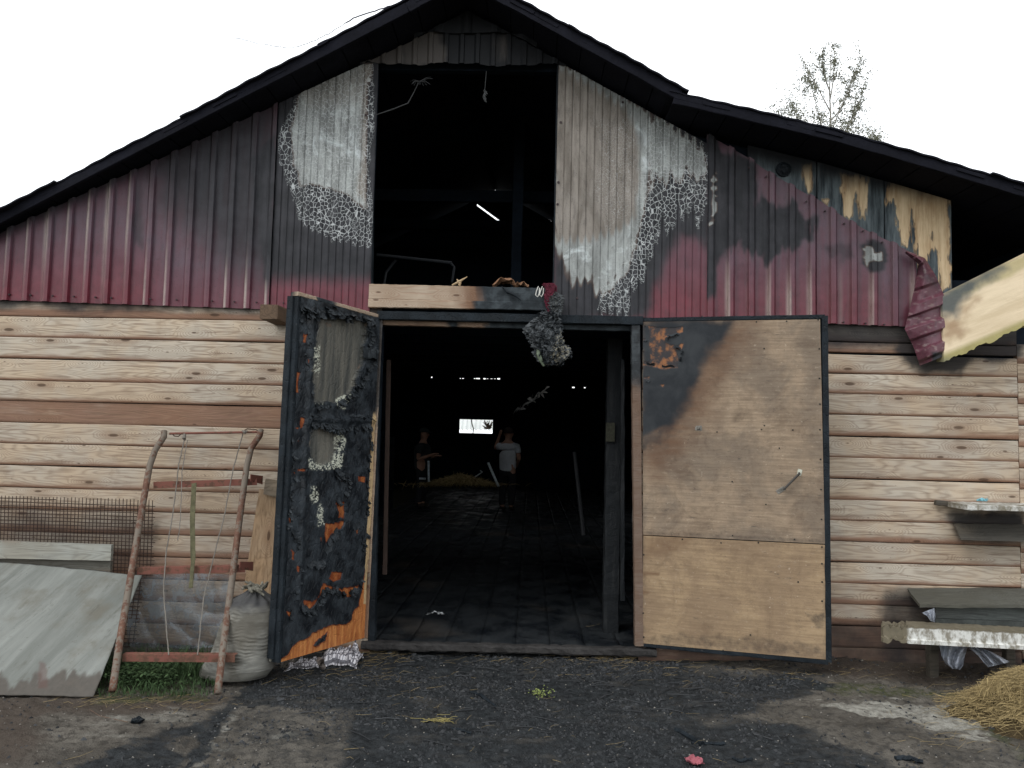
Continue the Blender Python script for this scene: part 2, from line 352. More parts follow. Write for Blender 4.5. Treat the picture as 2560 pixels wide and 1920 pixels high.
def ply_mat(name, base1, base2, stain):
    """door plywood: horizontal grain, scuffs, drips; attributes soot, fire (raw orange), brown"""
    m = M(name, .72, .25); p = m.pos()
    st = m.noise(m.vm('MULTIPLY', p, (3.5, 3.5, 70)), 1, 5, .6); big = m.noise(p, 3.2, 5, .62, .4)
    sm = m.noise(m.vm('MULTIPLY', p, (14, 14, 60)), 1, 4, .7); dr = m.noise(m.vm('MULTIPLY', p, (22, 22, 2)), 1, 4, .6)
    c = m.mix(m.ss(big, .38, .62), base1, base2); bg2 = m.noise(m.vm('ADD', p, (7, 0, 3)), 6.5, 6, .7, .6); c = m.mix(m.ss(bg2, .46, .70, 0, .45), c, stain); md = m.noise(m.vm('MULTIPLY', p, (1, 1, 2.6)), 22, 6, .8); c = m.mix(m.ss(md, .53, .70, 0, .5), c, stain); c = m.mix(m.ss(md, .44, .34, 0, .3), c, (.52, .43, .32))
    c = m.mix(m.ss(st, .35, .7, 0, .40), c, stain)
    c = m.mix(m.ss(big, .60, .78, 0, .6), c, tuple(x*.55 for x in stain))
    sc_ = m.mth('MULTIPLY', m.ss(sm, .60, .72), m.ss(m.noise(p, 2.6, 3, .6), .42, .56))
    c = m.mix(m.mth('MULTIPLY', sc_, .75), c, (.07, .06, .05))
    c = m.mix(m.ss(dr, .6, .8, 0, .3), c, stain)
    wsp = m.vor(m.vm('ADD', p, (3.1, 0, 1.7)), 34, 'F1'); c = m.mix(m.ss(wsp, .05, .09, .55, 0), c, (.05, .04, .035))
    sp = m.noise(p, 95, 3, .5); c = m.mix(m.ss(sp, .68, .74, 0, .5), c, (.06, .05, .04))
    c = m.mix(m.ss(m.noise(m.vm('ADD', p, (9, 2, 4)), 30, 4, .6), .66, .74, 0, .45), c, (.50, .42, .32))
    grime = m.attr('grime'); gn = m.noise(p, 24, 5, .7)
    c = m.mix(m.ss(m.mth('ADD', grime, m.mth('MULTIPLY', m.mth('SUBTRACT', gn, .5), .8)), .35, .95, 0, .8), c, (.05, .04, .034))
    br = m.attr('brown'); soot = m.attr('soot'); fire = m.attr('fire')
    c = m.mix(m.mth('MULTIPLY', br, .8), c, m.mix(st, (.055, .027, .016), (.155, .072, .035)))
    sf = m.ss(m.mth('ADD', soot, m.mth('MULTIPLY', m.mth('SUBTRACT', m.noise(m.vm('MULTIPLY', p, (5, 5, 14)), 1, 5, .6), .5), .35)), .1, .85)
    sf = m.mth('MULTIPLY', sf, m.ss(soot, 0, .05))
    sc2 = m.mix(m.ss(big, .4, .65), (.017, .020, .024), (.034, .038, .042))
    c = m.mix(sf, c, sc2)
    c = m.mix(fire, c, m.mix(m.ss(m.noise(p, 16, 4, .6), .44, .66), (.040, .036, .038), (.27, .115, .05)))
    h = m.mth('ADD', m.mth('MULTIPLY', st, .5), m.mth('MULTIPLY', sm, .5))
    return m.out(c, .72, m.bump(h, .3, .003))
PLY = ply_mat('door_plywood', (.205, .16, .118), (.32, .24, .165), (.095, .064, .044))
PLYLO = ply_mat('door_plywood_lower', (.27, .19, .118), (.36, .258, .155), (.14, .09, .055))
def scorch_mat():
    """old boards under the lean-to roof, blue-grey char where the flames licked, straw-coloured wood left between"""
    m = M('scorched_board', .78, .25); p = m.pos(); tan = m.attr('tan')
    vz = m.noise(m.vm('MULTIPLY', p, (24, 24, 2.6)), 1, 6, .65); n = m.noise(p, 22, 5, .65)
    ch = m.mix(m.ss(vz, .32, .68), (.020, .027, .032), (.12, .145, .155))
    tn = m.mix(m.ss(vz, .3, .7), (.36, .23, .12), (.64, .50, .32))
    f = m.ss(m.mth('ADD', tan, m.mth('MULTIPLY', m.mth('SUBTRACT', vz, .5), .5)), .25, .75)
    f = m.mth('MULTIPLY', f, m.ss(tan, .02, .15))
    c = m.mix(f, ch, tn)
    c = m.mix(m.ss(n, .66, .74, 0, .6), c, (.05, .045, .035))
    rim = m.mth('MULTIPLY', m.ss(f, .1, .5), m.ss(f, .5, .95, 1, 0)); c = m.mix(m.mth('MULTIPLY', rim, .6), c, (.12, .075, .04))
    sm = m.attr('smoke'); c = m.mix(sm, c, (.014, .015, .018))
    return m.out(c, .78, m.bump(m.mth('ADD', vz, n), .35, .005))
SCORCH = scorch_mat()
def burnt_door_mat():
    m = M('burnt_door_skin', .55, .3); p = m.pos()
    fire, panel, wash, edge = [m.attr(a) for a in ('fire', 'panel', 'whiteash', 'tan')]
    n = m.noise(p, 9, 6, .62); vz = m.noise(m.vm('MULTIPLY', p, (20, 20, 1.8)), 1, 6, .6); f2 = m.noise(p, 70, 4, .6)
    cell = m.vor(m.vm('MULTIPLY', p, (1.3, 1.3, .7)), 24, 'DISTANCE_TO_EDGE')
    ch = m.mix(m.ss(n, .35, .68), (.008, .010, .013), (.034, .042, .050))
    ch = m.mix(m.ss(f2, .66, .76, 0, .4), ch, (.16, .17, .17))
    pn = m.mix(m.ss(vz, .3, .75), (.055, .058, .055), (.165, .155, .13)); pn = m.mix(m.ss(n, .6, .75, 0, .6), pn, (.20, .11, .06))
    c = m.mix(panel, ch, pn)
    wz = m.noise(m.vm('MULTIPLY', p, (40, 40, 5)), 1, 4, .6)
    fo = m.mix(m.ss(wz, .3, .7), (.33, .10, .03), (.58, .24, .075))
    frim = m.mth('MULTIPLY', m.ss(fire, .05, .45), m.ss(fire, .5, .95, 1, 0))
    c = m.mix(m.ss(fire, .3, .6), c, fo); c = m.mix(m.mth('MULTIPLY', frim, .9), c, (.17, .035, .012))
    c = m.mix(m.ss(edge, .35, .65), c, m.mix(m.ss(wz, .3, .7), (.36, .25, .14), (.55, .40, .22)))
    wn_ = m.noise(p, 75, 4, .7); c = m.mix(m.mth('MULTIPLY', wash, m.ss(wn_, .40, .52)), c, (.60, .61, .50))
    h = m.mth('ADD', m.ss(cell, 0, .1), m.mth('MULTIPLY', f2, .8)); h = m.mth('ADD', h, m.mth('MULTIPLY', n, 1.5))
    return m.out(c, m.ss(n, .3, .7, .34, .62), m.bump(h, .4, .006))
BURNT = burnt_door_mat()
FLAKE = char_mat('char_flake', (.009, .012, .015), (.045, .053, .060), .5, 60, .3)
def rust(name, paint=(.33, .30, .25), amt=.5):
    m = M(name, .8, .3); p = m.pos(); n = m.noise(p, 28, 6, .7); b = m.noise(p, 5, 4, .6)
    r = m.mix(m.ss(n, .3, .7), (.085, .042, .028), (.17, .085, .055))
    f = m.ss(m.mth('ADD', n, m.mth('MULTIPLY', m.mth('SUBTRACT', b, .5), .6)), amt-.03, amt+.05)
    return m.out(m.mix(f, r, paint), .8, m.bump(n, .4, .003))
RUST = rust('peeling_rusty_pipe', (.15, .125, .10), .47)
RUSTRED = rust('red_rust_angle', (.17, .065, .048), .46)
WIRE = plain('rusty_wire', (.045, .028, .022), .8)
PALEWIRE = plain('cord', (.16, .145, .125), .8)
STRAP = plain('old_green_strap', (.085, .08, .045), .9, .4, 20)
def panel_mat():
    m = M('weathered_sheet', .8, .25); p = m.pos(); rot = m.vm('ADD', p, (0, 0, 0))
    cx = m.nd('ShaderNodeMapping'); m.L(rot, cx.inputs['Vector']); cx.inputs['Rotation'].default_value = (0, math.radians(-27), 0)
    v = cx.outputs[0]
    s1 = m.noise(m.vm('MULTIPLY', v, (4, 0, .9)), 1, 6, .7, .6); s2 = m.noise(p, 26, 5, .7); s3 = m.noise(p, 3, 5, .6)
    c = m.mix(m.ss(s1, .3, .7), (.125, .132, .12), (.225, .235, .218))
    c = m.mix(m.ss(s3, .47, .68, 0, .8), c, (.12, .112, .09))
    c = m.mix(m.ss(s2, .6, .74, 0, .6), c, (.10, .09, .075))
    e = m.noise(m.vm('MULTIPLY', v, (30, 0, 1)), 1, 3, .5); c = m.mix(m.ss(e, .66, .70, 0, .3), c, (.10, .10, .09))
    c = m.mix(m.ss(m.noise(m.vm('MULTIPLY', v, (14, 0, 5)), 1, 6, .75), .56, .68, 0, .6), c, (.085, .082, .068)); c = m.mix(m.ss(m.noise(p, 60, 4, .7), .64, .72, 0, .5), c, (.07, .065, .055)); wet = m.attr('wet'); c = m.mix(wet, c, m.mix(s2, (.045, .040, .034), (.10, .085, .072)))
    rd = m.attr('brick'); c = m.mix(m.mth('MULTIPLY', rd, .7), c, (.09, .045, .038))
    return m.out(c, .8, m.bump(m.mth('ADD', s1, m.mth('MULTIPLY', s2, .4)), .4, .006))
PANEL = panel_mat()
def sack_mat():
    m = M('woven_sack', .7, .3); p = m.pos(); n = m.noise(m.vm('MULTIPLY', p, (4, 4, 26)), 1, 5, .6); b = m.noise(p, 4, 4, .6)
    c = m.mix(m.ss(n, .32, .66), (.09, .088, .078), (.27, .265, .235)); c = m.mix(m.ss(b, .42, .64, 0, .8), c, (.085, .076, .060))
    g = m.attr('grime'); c = m.mix(g, c, (.035, .035, .037))
    wv = m.noise(p, 160, 2, .5)
    return m.out(c, .7, m.bump(m.mth('ADD', n, m.mth('MULTIPLY', wv, .3)), .4, .006))
SACK = sack_mat()
def film_mat(name='plastic_film', c=(.30, .33, .35), a=.42):
    m = M(name, .28, .5); p = m.pos(); n = m.noise(p, 12, 5, .6, .5)
    m.b.inputs['Alpha'].default_value = 1
    al = m.ss(n, .35, .65, a-.18, a+.22); m.L(al, m.b.inputs['Alpha'])
    return m.out(m.mix(n, c, tuple(x*1.6 for x in c)), .34, m.bump(n, .2, .008))
FILM = film_mat('plastic_film', (.13, .15, .165), .48)
BAG = film_mat('plastic_bag', (.25, .27, .31), .75)
def ground_mat():
    m = M('trampled_ground', .85, .14); p = m.pos()
    pale, soot, mud, green = [m.attr(a) for a in ('pale', 'soot', 'mud', 'moss')]
    n = m.noise(p, 2.2, 7, .62, .3); f = m.noise(p, 22, 6, .68); g = m.noise(p, 110, 4, .6)
    an = m.noise(m.vm('MULTIPLY', p, (2.2, 9, 3)), 1, 7, .7)
    c = m.mix(m.ss(n, .3, .7), (.062, .055, .046), (.135, .122, .104))
    c = m.mix(m.ss(f, .46, .64, 0, .75), c, (.038, .034, .029))
    c = m.mix(mud, c, m.mix(f, (.040, .030, .024), (.085, .066, .052)))
    pf = m.ss(m.mth('ADD', pale, m.mth('MULTIPLY', m.mth('SUBTRACT', an, .5), .9)), .45, .75)
    c = m.mix(m.mth('MULTIPLY', pf, m.ss(pale, .02, .2)), c, m.mix(m.ss(f, .35, .7), (.30, .29, .255), (.15, .14, .118)))
    c = m.mix(m.mth('MULTIPLY', green, m.ss(f, .35, .6)), c, (.05, .058, .022))
    sf = m.ss(m.mth('ADD', soot, m.mth('MULTIPLY', m.mth('SUBTRACT', m.mth('ADD', m.mth('MULTIPLY', an, .6), m.mth('MULTIPLY', f, .4)), .5), 1.1)), .14, .62)
    sf = m.mth('MULTIPLY', sf, m.ss(soot, 0, .15))
    sc_ = m.mix(m.ss(f, .32, .72), (.008, .010, .012), (.036, .040, .043))
    sc_ = m.mix(m.ss(m.mth('ADD', m.mth('MULTIPLY', n, .5), m.mth('MULTIPLY', an, .5)), .50, .66, 0, .6), sc_, (.075, .067, .057))
    c = m.mix(m.mth('MULTIPLY', sf, .95), c, sc_)
    c = m.mix(m.ss(g, .66, .74, 0, .45), c, (.17, .16, .14)); c = m.mix(m.ss(g, .36, .28, 0, .6), c, (.012, .012, .013))
    h = m.mth('ADD', f, m.mth('MULTIPLY', g, .45))
    return m.out(c, m.ss(n, .3, .7, .62, .95), m.bump(h, 1.0, .02))
GROUND = ground_mat()
def straw_mat(name, a, b):
    m = M(name, .75, .25); n = m.noise(m.pos(), 30, 2, .5); r = m.nd('ShaderNodeNewGeometry').outputs['Random Per Island']
    return m.out(m.mix(m.mth('ADD', m.mth('MULTIPLY', r, .8), m.mth('MULTIPLY', n, .2)), a, b), .75)
STRAW = straw_mat('straw', (.07, .055, .032), (.30, .225, .11))
HAY = straw_mat('hay', (.10, .072, .034), (.50, .38, .18))
CHIP = straw_mat('char_chip', (.006, .007, .008), (.050, .052, .055))
PEB = straw_mat('pebble', (.05, .045, .04), (.28, .26, .23))
GRASS = straw_mat('grass_blade', (.016, .034, .012), (.062, .105, .040))
LEAF = straw_mat('birch_leaf', (.10, .105, .07), (.26, .26, .19))
BARK = plain('birch_bark', (.30, .28, .25), .8, .5, 20)
def mass_mat():
    m = M('melted_mass', .5, .5); p = m.pos(); n = m.noise(p, 24, 6, .7); f = m.noise(p, 70, 4, .6)
    c = m.mix(m.ss(n, .35, .65), (.014, .017, .020), (.075, .085, .092)); t = m.attr('tan')
    c = m.mix(m.mth('MULTIPLY', t, m.ss(f, .45, .6)), c, (.26, .235, .17))
    return m.out(c, .5, m.bump(m.mth('ADD', n, m.mth('MULTIPLY', f, .6)), .9, .012))
MASS = mass_mat()
# ------------------------------------------------------------------ ground
def gx(px, py): return G(px, py)
def gpoly(V, poly, soft, amp=0, sc=.3, seed=1):      # mask on the ground, polygon given at measured pixels, worked in metres
    q = [(G(a, b).x, G(a, b).y) for a, b in poly]; s = inside(V[:,0], V[:,1], q)
    if amp: s = s + (fbm(V[:,0]/sc, V[:,1]/sc*1.6, seed)-.5)*2*amp
    return sst(s, -soft, soft)
CRACK = [(G(a, b).x, G(a, b).y) for a, b in [(430, 1990), (480, 1900), (540, 1820), (580, 1770), (650, 1740)]]
SLAB_R = [(480, 1905), (545, 1815), (590, 1765), (700, 1755), (900, 1760), (1400, 1990), (400, 2050)]
def g_height(X, Y):
    h = (fbm(X*1.1, Y*1.1, 5, 3)-.5)*.05 + (fbm(X*7, Y*10, 9, 4)-.5)*.034 + (fbm(X*26, Y*36, 13, 3)-.5)*.020
    near = sst(Y, -.55, -.15)
    h = h - .01 + near*.012
    bank = sst(X, 1.55, 2.3)*sst(Y, -.9, -.2)*.05
    sl = sst(inside(X, Y, [(G(a, b).x, G(a, b).y) for a, b in SLAB_R]), -.008, .010)*.04
    lf = sst(X, -1.9, -1.4)*-.0
    return h + bank + sl + lf
def ground_attrs():
    SO = [(560, 1780), (700, 1640), (950, 1560), (1600, 1560), (1720, 1660), (1990, 1690), (1960, 1730), (1800, 1790), (2000, 1830), (2420, 1960), (2600, 2200), (500, 2200), (640, 1960)]
    def soot(V):
        a = gpoly(V, SO, .22, .25, .5, 3)
        b = gpoly(V, [(460, 1925), (520, 1800), (600, 1720), (680, 1680), (760, 1730), (590, 1770), (500, 1915)], .05, .07, .15, 6)
        c = gpoly(V, [(1790, 1690), (1990, 1700), (2090, 1720), (1990, 1745), (1820, 1720)], .05, .06, .2, 8)
        d = gpoly(V, [(460, 1860), (560, 1780), (400, 1830), (200, 1900), (240, 1960), (430, 1960)], .08, .12, .2, 12)*.75
        base = .30*fbm(V[:,0]*.8, V[:,1]*1.2, 31)
        slab = .62*gpoly(V, [(480, 1905), (590, 1770), (900, 1780), (850, 2000), (400, 2050)], .06)
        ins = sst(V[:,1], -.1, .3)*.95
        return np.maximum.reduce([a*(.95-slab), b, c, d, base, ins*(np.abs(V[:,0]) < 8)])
    def pale(V):
        a = gpoly(V, [(2040, 1750), (2370, 1755), (2400, 1790), (2500, 1830), (2480, 1850), (2250, 1800), (2060, 1775)], .06, .13, .10, 4)*.78
        b = gpoly(V, [(150, 1790), (360, 1760), (520, 1760), (440, 1830), (300, 1860), (190, 1840)], .10, .12, .2, 7)*.50
        c = gpoly(V, [(462, 1925), (585, 1778), (612, 1782), (510, 1930)], .03, .06, .07, 9)*.58
        d = gpoly(V, [(500, 1870), (720, 1835), (760, 1850), (560, 1895)], .04, .06, .1, 11)*.5
        e = gpoly(V, [(900, 1870), (1250, 1780), (1500, 1760), (1300, 1850), (950, 1930)], .10, .2, .2, 21)*.42
        return np.maximum.reduce([a, b, c, d, e])
    def mud(V):
        a = gpoly(V, [(-400, 1730), (560, 1735), (500, 1770), (100, 1790), (100, 1900), (-400, 2000)], .1, .12, .25, 14)
        b = gpoly(V, [(1990, 1620), (2700, 1620), (2700, 1740), (2000, 1700)], .12, .1, .2, 15)
        return np.maximum(a*.8, b*.75)
    def moss(V):
        return np.maximum(gpoly(V, [(1960, 1715), (2200, 1720), (2390, 1735), (2440, 1800), (2560, 1890), (2540, 1850), (2380, 1745), (2100, 1738)], .04, .05, .1, 17), gpoly(V, [(250, 1700), (480, 1690), (520, 1740), (240, 1750)], .05, .06, .1, 18))*.8
    return dict(soot=soot, pale=pale, mud=mud, moss=moss)
mb = MB()
def gr(u, v):
    X = -4.2+u*8.6; Y = -3.6+v*4.1; return np.column_stack([X, Y, g_height(X, Y)])
mb.grid(gr, 760, 380)
GA = ground_attrs()
tag(mk('ground', mb, GROUND, attrs=GA, smooth=True, origin=(0, 0, 0)), kind='structure')
mb = MB()                        # the land further out, a ring of sheets round the near ground
big = []
xs = [-300, -60, -20, -4.2, 4.4, 20, 60, 300]; ys = [-300, -60, -12, -3.6, .5, 22, 60, 300]
for i in range(7):
    for j in range(7):
        if xs[i] == -4.2 and ys[j] == -3.6: continue
        mb.add([(xs[i], ys[j], -.02), (xs[i+1], ys[j], -.02), (xs[i+1], ys[j+1], -.02), (xs[i], ys[j+1], -.02)], [(0, 1, 2, 3)])
tag(mk('ground', mb, GROUND, attrs=dict(soot=0, pale=0, mud=.3, moss=.5), origin=(0, 0, 0)), kind='structure')

# ------------------------------------------------------------------ barn
BARN = empty('barn', (0, 0, 0), 'burnt wooden barn with maroon steel gable, plank walls and two wide open doors', 'barn')
DEPTH = 16.0
def yo(px): return -(.19 + .25*min(1, max(0, px/1000.0)))
mainp = [(-900, 980), (-500, 780), (0, 523), (1010, 0), (1085, -40), (1160, -76), (1308, 0), (1710, 220)]
TOP = [P(px, py, yo(px)) for px, py in mainp]
leanp = [(1690, 226), (1967, 290), (2100, 322), (2330, 388), (2560, 457), (2900, 566)]
LEAN = [P(px, py, yo(px)) for px, py in leanp]
TH = .045
def zline(pts, x):
    for a, b in zip(pts, pts[1:]):
        if x <= b.x: return a.z + (b.z-a.z)*(x-a.x)/(b.x-a.x)
    a, b = pts[-2], pts[-1]; return a.z + (b.z-a.z)*(x-a.x)/(b.x-a.x)
APX = max(TOP, key=lambda p: p.z)
MAINEND = TOP[-1]
def ztop(x):                     # top surface of whichever roof covers x
    return zline(LEAN, x) if x > MAINEND.x-.02 else zline(TOP, x)
def zmain(x): return zline(TOP, x)      # the main slope carried on past its end
def under(x): return ztop(x)-TH-.03
print('apex', APX, 'left', TOP[0], 'mainend', MAINEND, 'lean', LEAN[-1])
XL, XR = TOP[0].x, LEAN[-1].x
# roof: weathered slate-like sheets (front course one by one) on soffit boards
def slope_pts(pts, n):
    out = []; seg = [(a, b, (b-a).length) for a, b in zip(pts, pts[1:])]; tot = sum(s[2] for s in seg)
    for k in range(n+1):
        d = tot*k/n; 
        for a, b, l in seg:
            if d <= l+1e-6: out.append(a.lerp(b, min(1, d/l))); break
            d -= l
    return out
ROOFM = plain('sooty_roof_sheet', (.0072, .0076, .0120), .85, .35, 5, .4, .006, .12)
iap = TOP.index(APX)
rn = random.Random(3)
for pts, step in ((TOP[:iap+1], 1.05), (TOP[iap:], 1.05), (LEAN, 1.0)):
    tot = sum((b-a).length for a, b in zip(pts, pts[1:])); n = max(1, round(tot/step)); q = slope_pts(pts, n)
    for k in range(n):
        a, b = q[k], q[k+1]; lift = rn.uniform(-.006, .010); d = (b-a).normalized(); nrm = Vector((-d.z, 0, d.x))
        if nrm.z < 0: nrm = -nrm
        a2 = a - d*.04; b2 = b + d*.04; fy = rn.uniform(-.015, .015)
        def f(u, v, a2=a2, b2=b2, fy=fy, nrm=nrm, lift=lift):
            base = np.array(a2)[None]*(1-u[:,None]) + np.array(b2)[None]*u[:,None]
            y0 = base[:,1]+fy+.006*np.sin(u*9); Y = y0*(1-v) + 1.3*v
            w = .003*np.sin(u*2*np.pi*7) + lift*.7
            out = base + np.array(nrm)[None]*w[:,None]; out[:,1] = Y; return out
        m_ = MB(); m_.sheet(f, 42, 3, -nrm, .012); mk('roofing_sheet', m_, ROOFM, BARN, smooth=False)
# soffit boards, one by one, running back from the eave edge
for pts in (TOP[:iap+1], TOP[iap:], LEAN):
    tot = sum((b-a).length for a, b in zip(pts, pts[1:])); n = max(1, round(tot/.205)); q = slope_pts(pts, n)
    for k in range(n):
        a, b = q[k].copy(), q[k+1].copy(); d = (b-a).normalized(); nrm = Vector((-d.z, 0, d.x)); nrm = nrm if nrm.z > 0 else -nrm
        dy = rn.uniform(.01, .03); g = .004; o_ = nrm*(-.022-rn.uniform(0, .004))
        A0 = a+d*g+o_; B0 = b-d*g+o_; A0.y += dy; B0.y += dy; A1 = A0.copy(); B1 = B0.copy(); A1.y = B1.y = 1.25
        m_ = MB(); m_.slab([A0, B0, B1, A1], -nrm, .022); mk('soffit_board', m_, ROOFM, BARN)
# verge board under the front edge of the main roof (charred), left and right slopes
for pts in (TOP[:iap+1], TOP[iap:], LEAN):
    for a, b in zip(pts, pts[1:]):
        d = (b-a).normalized(); nrm = Vector((-d.z, 0, d.x)); nrm = nrm if nrm.z > 0 else -nrm
        m_ = MB(); m_.beam(a+Vector((0, .035, 0))-nrm*.045, b+Vector((0, .035, 0))-nrm*.045, .03, .075, side=(0, 1, 0), seg=8, jit=.002); mk('verge_board', m_, ROOFM, BARN)
# the deck further back, with one gap through which the sky shows
m_ = MB()
def deck(x0, x1, y0, y1, zf, t=.03):
    z0, z1 = zf(x0)-TH+.012, zf(x1)-TH+.012
    m_.slab([(x0, y0, z0), (x1, y0, z1), (x1, y1, z1), (x0, y1, z0)], (0, 0, 1), t)
xk = [p.x for p in TOP]
hx0, hx1 = APX.x-.9, APX.x+.9      # burnt through near the ridge behind the loft partition
hy0, hy1 = 4.35, 6.2
for a, b in zip(xk[:iap], xk[1:iap+1]): deck(a, b, 1.25, hy0, zmain); deck(a, b, hy1, DEPTH+.4, zmain)
deck(APX.x, MAINEND.x, 1.25, hy0, zmain); deck(APX.x, MAINEND.x, hy1, DEPTH+.4, zmain)
for a, b in zip(xk[:iap], xk[1:iap+1]):
    if b <= hx0: deck(a, b, hy0, hy1, zmain)
    elif a < hx0: deck(a, hx0, hy0, hy1, zmain)
deck(hx1, MAINEND.x, hy0, hy1, zmain)
lk = [p.x for p in LEAN]
for a, b in zip(lk, lk[1:]): deck(a, b, 1.25, DEPTH+.4, lambda x: zline(LEAN, x))
mk('roof_deck', m_, SOOTIN, BARN)

# ---- structural wall behind the cladding, openings cut in it
def wall(name, mat, y0, y1, cols, holes, topf, z0=-.1, dx=.3, parent=BARN):
    xs = set([cols[0], cols[1]])
    for h in holes: xs.update([h[0], h[1]])
    n = int((cols[1]-cols[0])/dx)
    for i in range(n): xs.add(cols[0]+(cols[1]-cols[0])*i/n)
    for p in TOP+LEAN:
        if cols[0] < p.x < cols[1]: xs.add(p.x)
    xs = sorted(xs); m_ = MB()
    for a, b in zip(xs, xs[1:]):
        if b-a < 1e-4: continue
        mid = (a+b)/2; hs = sorted([(h[2], h[3]) for h in holes if h[0]-1e-6 <= a and b <= h[1]+1e-6]); z = z0; spans = []
        for lo, hi in hs: spans.append((z, lo)); z = hi
        spans.append((z, None))
        for lo, hi in spans:
            ha, hb = (topf(a), topf(b)) if hi is None else (hi, hi)
            if min(ha, hb) <= lo+1e-4: continue
            vs = [(a,y0,lo),(b,y0,lo),(b,y1,lo),(a,y1,lo),(a,y0,ha),(b,y0,hb),(b,y1,hb),(a,y1,ha)]
            m_.add(vs, [(0,3,2,1),(4,5,6,7),(0,1,5,4),(1,2,6,5),(2,3,7,6),(3,0,4,7)])
    return mk(name, m_, mat, parent)
LOFT = (P(932, 450).x, P(1390, 450).x, P(1160, 742).z, P(1160, 172).z)
DOOR = (P(942, 1200).x, P(1600, 1200).x, -.2, P(1270, 812).z)
print('LOFT', LOFT, 'DOOR', DOOR)
# ground rises nowhere above .05; lean-to has an opening under its roof at the right
LO = (P(2372, 600).x, P(3200, 600).x, P(2450, 700).z, 9)
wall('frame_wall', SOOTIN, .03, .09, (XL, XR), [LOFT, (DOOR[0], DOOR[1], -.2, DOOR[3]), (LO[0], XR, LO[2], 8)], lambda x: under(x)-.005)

# ---- siding planks
def siding(x0, x1, zb, h, warm, soot=None, seed=0, y=0.0, name='siding_plank', step=.05, tilt=0.0):
    n = max(2, int((x1-x0)/step)); pr = [(0, .02), (.0, -.014), (.035, -.020), (.10, -.0225), (.40, -.0225), (.78, -.0205), (.95, -.0185), (.982, -.015), (.984, .02)]
    r = random.Random(seed*13+5); off = r.uniform(-.004, .004); vs = []; foot = []
    ph = r.uniform(0, 6)
    for i in range(n+1):
        x = x0+(x1-x0)*i/n; w = .0025*math.sin(x*1.3+ph)+.001*math.sin(x*7+ph)
        for k, (t, dy) in enumerate(pr): vs.append((x, y+dy+off, zb+w+h*t*(1 if t < .9 else 1)+tilt*(x-x0)))
    m = len(pr); fs = [(i*m+k, (i+1)*m+k, (i+1)*m+k+1, i*m+k+1) for i in range(n) for k in range(m-1)]
    fs += [tuple(range(m)), tuple(n*m+k for k in range(m-1, -1, -1))]
    mb_ = MB(); mb_.add(vs, fs)
    ts = np.tile(np.array([p[0] for p in pr]), n+1)
    return mk(name, mb_, SIDING, BARN, attrs=dict(foot=lambda V: sst(ts, .24, .0), warm=warm,
              soot=(px_attr(soot) if soot else 0)), smooth=False)
def soot_dark_left(px, py, V):
    b = 755+px*.03 + (fbm(px/60, py/60, 4)-.5)*30
    s = sst(py, b+34, b-2)*.8
    s = np.maximum(s, pm(px, py, [(120, 755), (300, 770), (260, 800), (140, 790)], 20)*.45)
    s = np.maximum(s, pm(px, py, [(-100, 1255), (400, 1290), (400, 1440), (-100, 1420)], 30, 20)*.42)  # darker band behind the wire mesh
    s = np.maximum(s, pm(px, py, [(560, 1000), (640, 1000), (700, 1060), (560, 1050)], 30, 20)*.3)
    s = np.maximum(s, sst(py, 1560, 1700)*.7)
    return s
zL = [P(0, v).z for v in (789.7, 842, 895, 949, 1000, 1054.6, 1107, 1160.6, 1215.6, 1268.6, 1324.7)]
pitch = (zL[0]-zL[-1])/10
while zL[-1] > -.02: zL.append(zL[-1]-pitch)
warmL = [.62, .12, .05, .12, .16, .95, .05, .12, .14, .18, .45, .40, .75, .5, .4, .4, .4]
xa, xb = P(-420, 1100).x, DOOR[0]-.004
top0 = P(0, 745).z
for k, z in enumerate(zL):
    h = (top0+.02-z) if k == 0 else (zL[k-1]-z)
    siding(xa, xb, z, h, warmL[min(k, 16)], soot_dark_left, seed=k)
def soot_dark_right(px, py, V):
    s = sst(py, 905, 845)*.85
    s = np.maximum(s, pm(px, py, [(2240, 820), (2560, 850), (2560, 905), (2440, 900), (2400, 935), (2300, 935), (2230, 880)], 22, 14)*1.0)
    s = np.maximum(s, pm(px, py, [(2060, 800), (2240, 800), (2220, 870), (2060, 850)], 20, 30, 20)*.62)
    s = np.maximum(s, pm(px, py, [(2360, 1275), (2560, 1280), (2560, 1360), (2400, 1355)], 22, 10)*.9)  # darker patch below the ledge board
    s = np.maximum(s, sst(py, 1535, 1565)*.56)
    s = np.maximum(s, pm(px, py, [(2200, 1470), (2560, 1480), (2560, 1700), (2200, 1700)], 25, 15)*.7)  # darker area around the trough
    return s
zR = [P(2300, 889).z] + [P(2067, v).z for v in (932.7, 983, 1036, 1089, 1142.5, 1195, 1247, 1299.5, 1351.7, 1403, 1455, 1508)]
pitchR = (zR[1]-zR[-1])/11
while zR[-1] > -.02: zR.append(zR[-1]-pitchR)
warmR = [.6, .12, .25, .05, .30, .05, .08, .08, .10, .28, .12, .12, .45, .5, .9, .85, .85, .8]
xc = P(2542, 1150).x; x0r = DOOR[1]+.004
zt = P(2160, 812).z+.06
siding(x0r, xc, P(2067, 854).z, zt-P(2067, 854).z, .3, soot_dark_right, seed=40)
siding(x0r, xc, P(2067, 880).z, (P(2067, 855).z-P(2067, 880).z), .75, soot_dark_right, seed=41, y=.006)
for k in range(1, len(zR)):
    top = zR[k-1] if k > 1 else P(2067, 885).z
    siding(x0r, xc, zR[k], top-zR[k], warmR[min(k, 17)], soot_dark_right, seed=50+k)
for k in range(0, len(zR)-1):    # the next run of planks past the joint, a little out of step
    siding(xc+.006, XR, zR[k]-.045, (zR[k]-zR[k+1]), .35, soot_dark_right, seed=80+k, y=.004)

